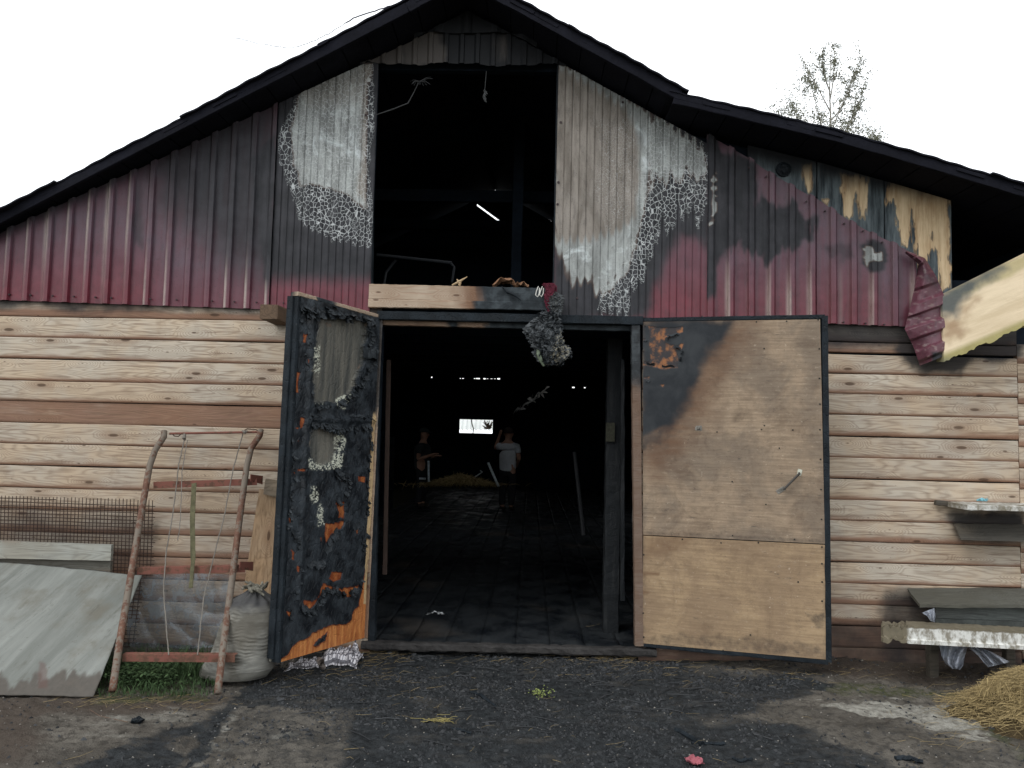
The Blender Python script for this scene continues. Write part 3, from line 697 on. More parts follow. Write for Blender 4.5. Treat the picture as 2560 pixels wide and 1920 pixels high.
# ---- maroon trapezoid sheets
def trap(x, pitch=.1525, d=.024, ph=0.0):
    t = np.mod((x-ph)/pitch, 1.0)
    return -np.interp(t, [0, .30, .44, .66, .70, 1.0], [0, 0, d, d, 0, 0])
def cols(x0, x1, pitch, ph, brk=(0, .15, .30, .301, .339, .37, .439, .44, .55, .561, .63, .66, .70, .85)):
    xs = [x0, x1]; k = math.floor((x0-ph)/pitch)-1
    while True:
        b = ph+k*pitch
        if b > x1: break
        for t in brk:
            if x0 < b+t*pitch < x1: xs.append(b+t*pitch)
        k += 1
    return np.array(sorted(xs))
def steel(name, x0, x1, zbf, ztf, prof, y, attrs, nz, ph, pitch, mat, brk=None, dent=.003, th=.0015, label=None):
    X = cols(x0, x1, pitch, ph, brk) if brk else cols(x0, x1, pitch, ph)
    n = len(X); vs = np.zeros((2*n*(nz+1), 3)); 
    T = np.linspace(0, 1, nz+1)[:,None]
    zb = np.array([zbf(x) for x in X])[None]; zt_ = np.array([ztf(x) for x in X])[None]
    Zz = zb*(1-T)+zt_*T; XX = np.repeat(X[None], nz+1, 0)
    YY = y + prof(XX) + (fbm(XX*4, Zz*4, 77)-.5)*dent*2 + (fbm(XX*14, Zz*5, 79)-.5)*dent
    p = np.column_stack([XX.ravel(), YY.ravel(), Zz.ravel()]); q = p.copy(); q[:,1] += th
    fs = [(j*n+i, j*n+i+1, (j+1)*n+i+1, (j+1)*n+i) for j in range(nz) for i in range(n-1)]
    N = n*(nz+1)
    rim = [(i, i+1) for i in range(n-1)] + [(nz*n+i+1, nz*n+i) for i in range(n-1)] + [((j+1)*n, j*n) for j in range(nz)] + [(j*n+n-1, (j+1)*n+n-1) for j in range(nz)]
    fs += [(b, a, N+a, N+b) for a, b in rim]
    m_ = MB(); m_.add(np.vstack([p, q]).tolist(), fs)
    return mk(name, m_, mat, BARN, attrs=attrs, label=label)
zero = dict(soot=0, veil=0, ash=0, net=0, brown=0, scrape_highlight=0)
# left-hand sheets
def roofgap(px, py):             # how far below the roof line a pixel lies
    return py-(574-.48*px)
def L_soot_shade(px, py, V):
    a = pm(px, py, [(360, 330), (720, 180), (760, 740), (640, 720), (560, 670), (470, 600), (390, 520), (320, 440)], 110, 35, 90, 2)
    a = np.maximum(a*.80, sst(roofgap(px, py), 60, 0)*.75)
    a = np.maximum(a, pm(px, py, [(610, 400), (700, 300), (690, 740), (655, 730)], 26, 10)*.95)
    a = np.maximum(a, pm(px, py, [(325, 560), (350, 430), (358, 430), (362, 640), (330, 600)], 10, 4)*.6)
    a = np.maximum(a, sst(py, 735+px*.03, 760+px*.03)*.5)
    q_ = np.mod((V[:,0]-phL)/.1525, 1); a = np.maximum(a, ((q_ > .69)*(q_ < .80))*.45)  # crease shade painted along the rib feet
    return a*sst(py, 760, 640+px*.0) + (1-sst(py, 760, 640))*a*.55
def L_veil(px, py, V): return np.clip(sst(py, 745, 560)*1.0 + pm(px, py, [(380, 600), (700, 600), (700, 770), (400, 770)], 70, 20)*.55, 0, 1)
def L_wear_highlight(px, py, V):  # worn paint plus a painted-in highlight on the left-facing rib slopes
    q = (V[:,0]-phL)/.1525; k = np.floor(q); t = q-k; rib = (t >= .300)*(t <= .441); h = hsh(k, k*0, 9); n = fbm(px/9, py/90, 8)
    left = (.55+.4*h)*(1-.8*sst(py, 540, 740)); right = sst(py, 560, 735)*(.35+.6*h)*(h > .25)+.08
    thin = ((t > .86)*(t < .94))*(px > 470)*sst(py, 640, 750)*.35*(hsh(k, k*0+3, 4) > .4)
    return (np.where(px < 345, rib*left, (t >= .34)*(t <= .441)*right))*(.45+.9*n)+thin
LA = dict(soot=px_attr(L_soot_shade), veil=px_attr(L_veil), ash=0, net=0, brown=0, scrape_highlight=px_attr(L_wear_highlight))
zbL = lambda x: P(0, 752).z + (P(690, 776).z-P(0, 752).z)*(x-P(0, 752).x)/(P(690, 776).x-P(0, 752).x)
ztL = lambda x: under(x)-.012
phL = P(22, 650).x - .36*.1525
xs_l = [P(-420, 760).x, P(-60, 700).x, P(338, 600).x, P(690, 500).x]
for a, b, dy in zip(xs_l, xs_l[1:], (0, -.004, 0)):
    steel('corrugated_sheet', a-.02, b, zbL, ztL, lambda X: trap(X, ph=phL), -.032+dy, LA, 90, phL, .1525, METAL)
# flat narrow strips either side of the loft opening
xs0, xs1 = P(690, 500).x, LOFT[0]+.02; xr0, xr1 = LOFT[1], P(1768, 600).x
def S_soot(px, py, V):
    s = sst(py, 745, 660 + 0*px)*.97
    s = np.where(px < 1100, s, 0)
    r = pm(px, py, [(1380, 140), (1790, 330), (1775, 620), (1745, 600), (1700, 590), (1660, 660), (1640, 720), (1620, 800), (1380, 800)], 34, 14, 40, 3)
    r = np.maximum(r, sst(roofgap(1160-(px-1160)*1.12, py), 60, 10)*.6)
    s = np.where(px < 1100, s, r)
    return s
LASH = Z([(1290,400),(1340,350),(1400,310),(1500,270),(1608,270),(1592,500),(1585,700),(1592,900),(1545,880),(1500,835),(1440,820),(1380,800),(1300,800),(1262,690),(1262,540)], 0, 0, 1.728)
LNET = Z([(1590,500),(1640,440),(1985,340),(1985,700),(1955,900),(1985,1130),(1978,1300),(1930,1295),(1880,1285),(1840,1270),(1770,1280),(1720,1225),(1680,1230),(1600,1175),(1565,1060),(1530,950),(1485,850),(1478,740),(1500,680),(1560,560)], 0, 0, 2.127)
RASH = Z([(1050,320),(1300,440),(1540,590),(1550,700),(1530,820),(1512,1000),(1500,1120),(1460,1250),(1440,1350),(1400,1450),(1330,1500),(1290,1560),(1250,1560),(1230,1480),(1120,1520),(1080,1400),(1030,1300)], 900, 0, 2.127)
RASH2 = Z([(590,530),(640,500),(700,550),(790,610),(838,670),(832,770),(790,775),(762,715),(722,800),(690,750),(660,800),(630,750),(600,820)], 1280, 0, 1.728)
RNET = Z([(1520,650),(1600,620),(1690,690),(1850,800),(1856,930),(1838,1050),(1815,1190),(1800,1200),(1780,1130),(1760,1090),(1740,1150),(1715,1165),(1695,1090),(1670,1180),(1640,1240),(1612,1150),(1590,1200),(1560,1340),(1530,1370),(1515,1460),(1480,1510),(1430,1560),(1440,1659),(1270,1659),(1290,1500),(1380,1450),(1440,1300),(1480,1150)], 900, 0, 2.127)
def S_ash(px, py, V):
    a = pm(px, py, LASH, 6, 8, 18, 5)
    tr = np.mod((V[:,0]-xr0)/((xr1-xr0)/20), 1); lb = 1-np.abs(2*tr-1); b = np.maximum(pm(px, py-26*(lb-.5), RASH, 12, 8, 20, 6), pm(px, py-24*(lb-.5), RASH2, 7, 8, 14, 7))
    w = pm(px, py, Z([(1490,640),(1560,600),(1540,900),(1515,1100),(1470,1300),(1420,1450),(1330,1560),(1300,1540),(1400,1400),(1450,1200),(1480,900)], 900, 0, 2.127), 8, 8, 14, 9)
    edge = sst(px, 908, 926)*sst(px, 960, 940)
    return np.where(px < 1100, a*(1-edge*sst(py, 150, 240)), np.maximum(b, w*.95))
def S_net(px, py, V):
    tr = np.mod((V[:,0]-xr0)/((xr1-xr0)/20), 1); tl = np.mod((V[:,0]-xs0)/((xs1-xs0)/14), 1); lobe = lambda t: 1-np.abs(2*t-1)
    a = pm(px, py-16*(lobe(tl)-.4)*(py > 400), LNET, 4, 6, 12, 11); b = pm(px, py-34*(lobe(tr)-.5), RNET, 4, 6, 12, 12)
    f = pm(px, py, Z([(1250,650),(1500,600),(1480,1150),(1300,1250),(1230,1000)], 900, 0, 2.127), 30, 20)*.22
    return np.where(px < 1100, a*(.42+.58*fbm(px/26, py/40, 8)), np.maximum(b*(.5+.4*fbm(px/22, py/40, 18)), f))
def S_brown(px, py, V):
    tr = np.mod((V[:,0]-xr0)/((xr1-xr0)/20), 1); a = pm(px, py-22*(1-(2*tr-1)**2), [(1390, 140), (1560, 250), (1600, 320), (1590, 520), (1545, 560), (1480, 585), (1380, 585)], 9, 12, 40, 4)
    c = pm(px, py, Z([(1590,480),(1700,420),(1985,345),(1975,520),(1700,560),(1640,560)], 0, 0, 2.127), 18, 10)*.45
    d = pm(px, py, Z([(1930,345),(1985,345),(1955,1085),(1900,1030),(1925,700)], 0, 0, 2.127), 8, 5)*.8
    return np.where(px < 1100, np.maximum(c, d), a*.95)
def S_veil(px, py, V): return sst(py, 760, 640)*.6
SA = dict(soot=px_attr(S_soot), veil=px_attr(S_veil), ash=px_attr(S_ash), net=px_attr(S_net), brown=px_attr(S_brown), scrape_highlight=0)
def strip(x0, x1, zbf, ztf, k):
    w = x1-x0; r = random.Random(k)
    dy = r.uniform(-.002, .002)
    def prof(X):
        t = (X-x0)/w
        return -np.interp(t, [0, .03, .08, .46, .49, .53, .56, .93, .97, 1], [0.006, .006, 0.010, .010, .004, .004, .010, .010, .006, .006])
    steel('steel_strip', x0+.001, x1-.001, zbf, ztf, prof, -.030+dy, SA, 130, x0, w, METAL, brk=(0, .03, .08, .2, .33, .46, .49, .53, .56, .68, .8, .93, .97), dent=.0012)
xs0, xs1 = P(690, 500).x, LOFT[0]+.02; n = 7
zbS = lambda x: P(690, 772).z + (P(925, 782).z-P(690, 772).z)*(x-xs0)/(xs1-xs0)
for k in range(n): strip(xs0+(xs1-xs0)*k/n, xs0+(xs1-xs0)*(k+1)/n, zbS, lambda x: min(ztL(x), P(900, 150).z), k)
xr0, xr1 = LOFT[1], P(1768, 600).x; n = 10
zbS2 = lambda x: P(1400, 790).z + (P(1765, 800).z-P(1400, 790).z)*(x-xr0)/(xr1-xr0)
for k in range(n): strip(xr0+(xr1-xr0)*k/n, xr0+(xr1-xr0)*(k+1)/n, zbS2, lambda x: min(zmain(x)-TH-.05, P(1400, 140).z), 20+k)
# right-hand sheets, top edge falling along the old roof slope
def R_soot_shade(px, py, V):
    z = lambda q: Z(q, 1700, 50, 2.2116)
    a = pm(px, py, z([(100,600),(380,780),(440,830),(450,1000),(620,1000),(750,1090),(745,1235),(640,1250),(560,1320),(480,1330),(300,1250),(230,1330),(190,1500),(100,1500)]), 17, 34, 26, 3, 1.7, .35)
    b = pm(px, py, z([(1000,1245),(1060,1215),(1130,1235),(1150,1330),(1110,1390),(1050,1400),(1000,1350)]), 11, 8, 14, 4)
    c = pm(px, py, z([(780,1240),(960,1230),(965,1310),(900,1340),(800,1290)]), 16, 18, 20, 5)*.55
    d = pm(px, py, z([(150,600),(205,640),(200,1480),(158,1500)]), 8, 4)
    crease_shade = (np.mod((V[:,0]-phR)/.148, 1) > .69)*(np.mod((V[:,0]-phR)/.148, 1) < .86)*.30; a = np.maximum(a, crease_shade*(1-a))  # dark lines at the rib feet stand in for crease shade
    e = pm(px, py, z([(1330,1360),(1420,1440),(1440,1540),(1330,1480)]), 18, 6)*.6
    return np.maximum.reduce([a, b, c, d, e, sst(py, 790+(px-1765)*.05, 822+(px-1765)*.05)*.2])
def R_veil(px, py, V):
    return np.clip(sst(py, 790, 600)*.9 + .12 + pm(px, py, [(2200, 560), (2290, 620), (2270, 830), (2200, 800)], 20)*.5, 0, 1)
def R_ash(px, py, V):
    z = lambda q: Z(q, 1700, 50, 2.2116)
    a = pm(px, py, z([(1014,1262),(1040,1244),(1062,1258),(1072,1290),(1112,1280),(1120,1330),(1100,1344),(1070,1320),(1050,1345),(1036,1370),(1020,1330)]), 4, 5, 8, 3)
    b = pm(px, py, z([(180,860),(195,850),(195,1000),(200,1050),(185,1120),(165,1130),(170,1090),(185,1050),(175,950)]), 3, 8, 10, 6)
    return np.maximum(a, b)
def R_wear_highlight(px, py, V):  # worn streaks plus highlights painted along the rib slopes
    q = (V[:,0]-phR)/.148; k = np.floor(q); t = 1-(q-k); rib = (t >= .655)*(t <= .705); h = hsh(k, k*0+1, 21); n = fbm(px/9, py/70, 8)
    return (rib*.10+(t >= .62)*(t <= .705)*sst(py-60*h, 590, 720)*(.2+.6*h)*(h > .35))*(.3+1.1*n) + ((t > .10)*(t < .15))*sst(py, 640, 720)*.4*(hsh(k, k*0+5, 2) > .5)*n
RA = dict(soot=px_attr(R_soot_shade), veil=px_attr(R_veil), ash=px_attr(R_ash), net=0, brown=0, scrape_highlight=px_attr(R_wear_highlight))
edge_r = [P(*q) for q in [(1765, 340), (1793, 357), (1872, 402), (1910, 430), (2000, 482), (2035, 500), (2100, 545), (2160, 580), (2240, 618), (2262, 630), (2300, 655)]]
zbR = lambda x: P(1765, 800).z + (P(2240, 818).z-P(1765, 800).z)*(x-P(1765, 800).x)/(P(2240, 818).x-P(1765, 800).x)
phR = P(1800, 600).x
xs_r = [P(1762, 600).x, P(2036, 650).x, P(2272, 720).x]
for a, b, dy in zip(xs_r, xs_r[1:], (-.002, -.008)):
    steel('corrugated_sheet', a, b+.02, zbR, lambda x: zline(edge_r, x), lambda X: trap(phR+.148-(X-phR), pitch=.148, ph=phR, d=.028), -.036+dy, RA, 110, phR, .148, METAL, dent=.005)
# the torn end of the last sheet, folded down over itself
Lc = [(2262, 632), (2296, 660), (2290, 705), (2275, 770), (2262, 822), (2285, 870), (2300, 914)]
Rc = [(2268, 627), (2312, 645), (2340, 690), (2360, 738), (2366, 788), (2366, 840), (2361, 890)]
def cpath(c, t):
    c = np.array(c, float); s = np.linspace(0, 1, len(c)); return np.interp(t, s, c[:,0]), np.interp(t, s, c[:,1])
def fold(u, v):
    lx, ly = cpath(Lc, v); rx, ry = cpath(Rc, v); px = lx*(1-u)+rx*u; py = ly*(1-u)+ry*u
    out = np.zeros((len(u), 3))
    cor = .013*np.clip(np.sin(v*2*np.pi*5.2)*3, -1, 1) + .012*np.sin(u*5+v*7) + .02*(fbm(u*3, v*8, 5)-.5)
    yy = -.085-.05*np.sin(u*math.pi)-.07*v*u + cor
    for i in range(len(u)): out[i] = P(px[i], py[i], yy[i])
    return out
m_ = MB(); m_.sheet(fold, 22, 150, (0, 1, 0), .0015)
mk('torn_sheet', m_, METAL, BARN, attrs=dict(soot=px_attr(lambda a, b, V: pm(a, b, [(2290, 650), (2345, 690), (2350, 730), (2300, 700)], 16, 6)*.5 + pm(a, b, [(2330, 880), (2370, 880), (2370, 910), (2330, 910)], 8)), veil=.6, ash=0, net=0, brown=0, scrape_highlight=px_attr(lambda a, b, V: (vn(a/9, b/5, 3) > .8)*.25)), label='maroon sheet end torn loose and folded downwards')
# screws along the sheets
SCREW = plain('screw_head', (.045, .03, .032), .5, .2, 20)
m_ = MB()
def screw(px, py, Y=-.056, r=.006):
    c = P(px, py, Y); m_.tube([c, c+Vector((0, .012, 0))], [r, r*1.2], 6)
for px in (22, 75, 130, 183, 237, 277, 309, 375, 440, 529, 585, 640): screw(px, 735+px*.032)
for px, py in [(708, 757), (1873, 419), (1917, 440), (2017, 503), (2064, 527), (2112, 558), (2137, 565), (2159, 577), (2207, 605), (2130, 623), (2110, 805), (2165, 808), (2212, 811), (1756, 791)]: screw(px, py, -.064)
for px, py in [(914, 287), (1402, 305), (1557, 255), (1396, 455), (1394, 510), (1443, 745)]: screw(px, py, -.045, .009)
tag(mk('screw_heads', m_, SCREW, BARN), kind='stuff')
# gable sheets over the loft opening: an upper and a lower row
zt_g = lambda x: under(x)-.015
gx0, gx1 = P(905, 120).x, P(1412, 120).x
zlow = P(1150, 168).z; zmid = P(1150, 90).z
GAs = px_attr(lambda px, py, V: np.clip(pm(px, py, [(905, 100), (1010, 70), (1100, 70), (1120, 170), (905, 170)], 26, 15)*.85+pm(px, py, [(1230, 90), (1280, 90), (1290, 165), (1230, 165)], 24, 12)*.3+.10+(vn(px/18, py/900, 3)-.5)*.5, 0, 1))
n = 4
for k in range(n):
    a, b = gx0+(gx1-gx0)*k/n, gx0+(gx1-gx0)*(k+1)/n
    steel('gable_sheet', a, b+.015, lambda x: zlow+.008*math.sin(x*9+1)+.006*math.sin(x*23), lambda x: min(zt_g(x), zmid+.03), lambda X: trap(X, pitch=.118, d=.014, ph=gx0), -.045-.002*(k % 2), dict(ash=GAs), 14, gx0, .118, GABLE, dent=.005)
for k in range(2):
    a = P(1040, 60).x if k == 0 else P(1180, 60).x; b = P(1180, 60).x if k == 0 else P(1340, 60).x
    steel('gable_sheet', a, b+.01, lambda x: zmid-.01+.004*math.sin(x*13), zt_g, lambda X: trap(X, pitch=.22, d=.010, ph=gx0+.03), -.066-.002*k, dict(ash=.08), 10, gx0, .22, GABLE, dent=.004)
# inner lining board edges of the loft opening
m_ = MB(); m_.beam(P(934, 160, 0), P(927, 718, 0), .05, .03, side=(0, 1, 0), seg=10, jit=.001); mk('loft_jamb', m_, CHAR, BARN)
m_ = MB(); m_.beam(P(1396, 160, 0), P(1384, 770, 0), .06, .022, side=(0, 1, 0), seg=10, jit=.001); mk('loft_jamb', m_, CHAR, BARN)
# sill boards of the loft opening: raw at the left, burnt at the right
def sill_mat():
    m = M('half_burnt_board', .8, .25); ring, fine, knot, halo, patch, d, v = grain_parts(m, 'x')
    c = m.mix(m.ss(patch, .4, .65), (.42, .34, .26), (.33, .25, .18)); c = m.mix(m.mth('MULTIPLY', ring, .35), c, (.24, .12, .07)); c = m.mix(m.mth('MULTIPLY', knot, .8), c, (.06, .03, .02))
    c = m.mix(m.ss(fine, .5, .75, 0, .5), c, (.22, .14, .09))
    so, br = m.attr('soot'), m.attr('brown'); c = m.mix(m.mth('MULTIPLY', br, .85), c, (.13, .055, .025))
    cc = m.mix(m.ss(m.noise(m.pos(), 12, 5, .6), .4, .65), (.018, .023, .027), (.045, .055, .062))
    c = m.mix(so, c, cc); return m.out(c, .75, m.bump(m.mth('SUBTRACT', fine, m.mth('MULTIPLY', ring, .5)), .4, .004))
SILLM = sill_mat()
def halfburnt(name, a, b, w, h, x1, soft, seed, side=None, seg=60, br=60, **kw):
    m_ = MB(); m_.beam(a, b, w, h, side=side, seg=seg, jit=.0012, seed=seed)
    return mk(name, m_, SILLM, BARN, attrs=dict(soot=px_attr(lambda px, py, V: sst(px+(fbm(px/30, py/6, seed)-.5)*70, x1-soft, x1+soft)),
        brown=px_attr(lambda px, py, V: sst(px+(fbm(px/26, py/7, seed+3)-.5)*70, x1-soft-br, x1))), **kw)
halfburnt('loft_sill', P(924, 730, -.05), P(1372, 741, -.05), .05, .113, 1195, 22, 3)
halfburnt('loft_sill', P(922, 759, -.055), P(1372, 767, -.055), .05, .060, 1190, 12, 5)
# door head: charred beams with a strip of raw wood
m_ = MB(); m_.beam(P(945, 789, -.03), P(1606, 803, -.03), .07, .062, seg=20, jit=.002); mk('door_head', m_, CHAR, BARN)
m_ = MB(); m_.beam(P(950, 806, .03), P(1592, 822, .03), .06, .045, seg=60, jit=.0012)
mk('door_head', m_, SILLM, BARN, attrs=dict(soot=px_attr(lambda px, py, V: 1-np.maximum(pm(px, py, [(960, 790), (1120, 792), (1120, 822), (960, 818)], 6, 14, 20, 3), pm(px, py, [(1150, 790), (1214, 793), (1214, 826), (1150, 820)], 3, 6, 12, 4))), brown=.55))
# door posts
m_ = MB(); m_.beam(P(1588, 815, -.02), P(1597, 1612, -.02), .07, .062, side=(0, 1, 0), seg=60, jit=.0012)
mk('door_post', m_, BROWNZ if False else SILLM, BARN, attrs=dict(soot=px_attr(lambda px, py, V: np.maximum(sst(py+(fbm(px/9, py/30, 3)-.5)*80, 1010, 930)*.97, .38)), brown=.75))
m_ = MB(); m_.beam(P(945, 815, 0), P(930, 1612, 0), .06, .05, side=(0, 1, 0), seg=20, jit=.0012); mk('door_post', m_, CHAR, BARN)
# threshold
m_ = MB(); m_.beam(P(905, 1612, -.035), P(1640, 1630, -.035), .08, .055, seg=50, jit=.005, ch=.012); mk('threshold', m_, plain('dirty_threshold', (.035, .033, .032), .85, .5, 8, .6, .01), BARN)
# beam end sticking out of the wall
m_ = MB(); a = P(672, 779, -.34); m_.beam(a, a+Vector((.0, .40, .0)), .125, .105, side=(1, 0, 0), seg=3, jit=.003)
mk('beam_end', m_, wood('beam_end_wood', (.10, .07, .048), (.13, .085, .055), (.05, .035, .025), 'y'), BARN)
# scorched upright boards between the old slope and the lean-to roof
def tanmask(px, py, V):
    z = lambda q: Z(q, 1700, 50, 2.2116)
    a = pm(px, py, z([(680,800),(735,790),(745,900),(740,960),(700,950),(685,900)]), 12, 12, 14, 3, 2.5, .5)
    b = pm(px, py, z([(890,850),(1040,860),(1035,960),(1010,1100),(985,960),(960,960),(950,1090),(915,1080),(900,980)]), 14, 14, 14, 4, 2.5, .5)
    c = pm(px, py, z([(1150,870),(1480,930),(1492,1200),(1490,1480),(1450,1500),(1425,1400),(1400,1180),(1385,1300),(1370,1400),(1320,1370),(1300,1200),(1280,1050),(1262,1240),(1220,1260),(1200,1060),(1180,1000),(1140,1020)]), 12, 16, 14, 5, 2.5, .5)
    d = pm(px, py, z([(770,980),(830,990),(820,1040),(780,1010)]), 6, 6)*.6
    return np.maximum.reduce([a*.75, b, c, d])
def smoke_top(px, py, V): return np.clip(sst(py-(px-1870)*.20+(fbm(px/40, py/60, 3)-.5)*40, 432, 372)*1.0, 0, 1)
for k, (pa, pb) in enumerate([((1868, 500), (2040, 500)), ((2042, 560), (2208, 560)), ((2210, 600), (2376, 600))]):
    xa_, xb_ = P(*pa).x, P(*pb).x-.003
    def f(u, v, xa_=xa_, xb_=xb_, k=k):
        X = xa_+(xb_-xa_)*u; zb = np.array([zline(edge_r, x)-.25 for x in X]); zb = np.maximum(zb, P(2340, 735).z)
        zt2 = np.array([under(x) for x in X]); Zq = zb*(1-v)+zt2*v
        return np.column_stack([X, -.012-.004*k+.004*(fbm(X*6, Zq*6, k)-.5), Zq])
    m_ = MB(); m_.sheet(f, 60, 110, (0, 1, 0), .012)
    mk('scorched_board', m_, SCORCH, BARN, attrs=dict(tan=px_attr(tanmask), smoke=px_attr(smoke_top)), smooth=False)
m_ = MB(); c = P(1960, 422, -.03)          # melted lamp or vent stub on the scorched wall
m_.tube([c, c+Vector((0, .03, 0))], [.055, .06], 14); m_.tube([c+Vector((0, -.015, 0)), c], [.03, .05], 10)
mk('vent_stub', m_, CHAR, BARN)
# broken insulation slab hanging from the lean-to corner
def slab_mat():
    m = M('foam_slab', .85, .2); p = m.pos(); n = m.noise(p, 12, 6, .65); st = m.nd('ShaderNodeMapping'); m.L(p, st.inputs['Vector']); st.inputs['Rotation'].default_value = (0, math.radians(25), 0)
    w = m.noise(m.vm('MULTIPLY', st.outputs[0], (2.2, 2.2, 16)), 1, 5, .6)
    c = m.mix(m.ss(w, .3, .7), (.56, .45, .30), (.70, .58, .41)); c = m.mix(m.ss(n, .66, .76, 0, .5), c, (.30, .20, .10))
    so, br, ol = m.attr('soot'), m.attr('brown'), m.attr('olive')
    c = m.mix(ol, c, m.mix(n, (.24, .21, .085), (.42, .37, .17))); c = m.mix(m.mth('MULTIPLY', br, .8), c, (.22, .12, .06)); c = m.mix(so, c, m.mix(n, (.05, .065, .07), (.12, .13, .125)))
    return m.out(c, .85, m.bump(m.mth('ADD', w, n), .5, .006))
SLABM = slab_mat()
q = [(2356, 742), (2585, 628), (2590, 806), (2360, 905)]
def fs_(u, v):
    out = np.zeros((len(u), 3))
    for i in range(len(u)):
        a, b = u[i], v[i]
        px = (q[3][0]*(1-a)+q[2][0]*a)*(1-b) + (q[0][0]*(1-a)+q[1][0]*a)*b; py = (q[3][1]*(1-a)+q[2][1]*a)*(1-b) + (q[0][1]*(1-a)+q[1][1]*a)*b
        py += (float(vn(a*14, 3.0, 4))-.5)*9+(float(vn(a*37, 3.0, 6))-.5)*5 if b < .02 else 0
        out[i] = P(px, py, -.13-.20*a-.05*(1-b))
    return out
m_ = MB(); m_.sheet(fs_, 90, 60, (-.25, 1, .1), .07)
SLAB = mk('hanging_slab', m_, SLABM, BARN, attrs=dict(
    soot=px_attr(lambda px, py, V: np.clip(pm(px, py, [(2340, 735), (2500, 660), (2520, 672), (2420, 735), (2390, 790), (2345, 790)], 16, 10, 20, 4)*.95 + pm(px, py, [(2340, 895), (2400, 895), (2380, 920), (2340, 915)], 12)*.6, 0, 1)),
    brown=px_attr(lambda px, py, V: pm(px, py, [(2360, 800), (2440, 750), (2400, 800), (2420, 830), (2360, 850)], 20, 20, 24, 6)*.8),
    olive=px_attr(lambda px, py, V: np.maximum(sst(py-(903-(px-2360)*.43), -26, -8), pm(px, py, [(2360, 730), (2600, 615), (2600, 655), (2400, 745)], 8, 8)*.6)) ), smooth=False, label='pale scorched board of foam hanging from the lean-to corner')
# ------------------------------------------------------------------ doors
def lin(a, b, t): return tuple(a[i]*(1-t)+b[i]*t for i in range(len(a)))
# left leaf: swung out past square, its burnt inner face towards us
YN = -.80
DC = dict(TL=P(750, 742, YN), BL=P(700, 1655, YN), TR=P(949, 795, -.03), BR=P(911, 1594, -.03))
nL = (DC['BR']-DC['BL']).cross(DC['TL']-DC['BL']).normalized()
if nL.dot(CAM-DC['BL']) < 0: nL = -nL          # towards the viewer
zd = lambda q: Z(q, 660, 720, 1.694)
def D_panel(px, py, V):
    a = pm(px, py, zd([(235,128),(300,135),(345,128),(405,140),(438,150),(430,200),(420,260),(425,300),(400,350),(385,390),(375,425),(350,455),(300,492),(270,480),(215,485),(212,430),(205,350),(225,300),(225,230)]), 2.5, 6, 9, 3)
    b = pm(px, py, zd([(205,600),(240,590),(290,605),(325,600),(325,640),(300,690),(285,740),(230,755),(200,715),(190,660)]), 2.5, 6, 9, 4)
    return np.maximum(a, b)
def D_fire(px, py, V):
    bl = [([(100,1600),(60,1580),(100,1555),(140,1500),(200,1475),(225,1450),(260,1440),(300,1425),(350,1425),(372,1405),(380,1370),(405,1345),(412,1300),(425,1240),(432,1150),(445,1150),(440,1500),(425,1485)], 3, 5, 12),
          ([(305,905),(342,905),(340,980),(315,975)], 2.5, 4, 6), ([(258,1000),(340,985),(330,1015),(290,1040),(262,1080),(255,1050)], 2.5, 5, 6), ([(285,1200),(330,1205),(325,1235),(295,1245),(275,1230)], 3, 4, 7),
          ([(250,1250),(290,1265),(330,1275),(395,1265),(385,1300),(350,1310),(310,1290),(270,1275),(240,1300)], 2.5, 5, 7), ([(162,1320),(205,1325),(235,1300),(225,1335),(185,1365),(168,1345)], 2.5, 4, 6),
          ([(92,1365),(122,1375),(118,1395),(98,1390)], 2, 3, 5), ([(115,1105),(132,1120),(130,1160),(118,1150)], 2, 3, 5), ([(138,1175),(152,1180),(150,1210),(138,1200)], 2, 3, 5),
          ([(385,990),(405,1000),(400,1045),(388,1040)], 2, 3, 5), ([(395,795),(430,798),(428,825),(397,822)], 2, 2, 5), ([(322,790),(334,795),(330,830)], 1.6, 2, 5), ([(236,1050),(247,1060),(244,1100)], 1.6, 2, 5),
          ([(130,350),(152,358),(145,400),(148,450),(132,440),(126,400)], 2, 3, 5), ([(150,545),(175,550),(165,590),(152,600)], 2, 3, 5), ([(182,300),(194,300),(190,350)], 1.6, 2, 4), ([(165,190),(185,195),(178,235),(163,230)], 2, 3, 4),
          ([(120,590),(150,588),(145,600)], 1.6, 2, 4), ([(140,765),(178,762),(175,778),(142,778)], 1.6, 2, 4), ([(120,775),(134,780),(130,792)], 1.5, 2, 4), ([(102,970),(116,975),(112,1010)], 1.6, 2, 4), ([(115,1040),(130,1045),(128,1065)], 1.5, 2, 4), ([(140,640),(150,645),(148,675)], 1.6, 2, 4)]
    r = 0
    for k_, (q, s_, a_, sc_) in enumerate(bl):
        sd_ = inside(px, py, zd(q)) + (fbm(px/sc_, py/(sc_*2.2), 5)-.5)*2*a_ - (0 if k_ in (0, 4) else 1.6); r = np.maximum(r, sst(sd_, -s_*.8, s_*.8)*(1 if k_ == 0 else .40+.5*fbm(px/9, py/16, 4)))
    hole = pm(px, py, zd([(215,1500),(240,1480),(270,1455),(262,1490),(225,1520),(210,1515)]), 2.5, 3, 6, 8)
    return r*(1-hole)
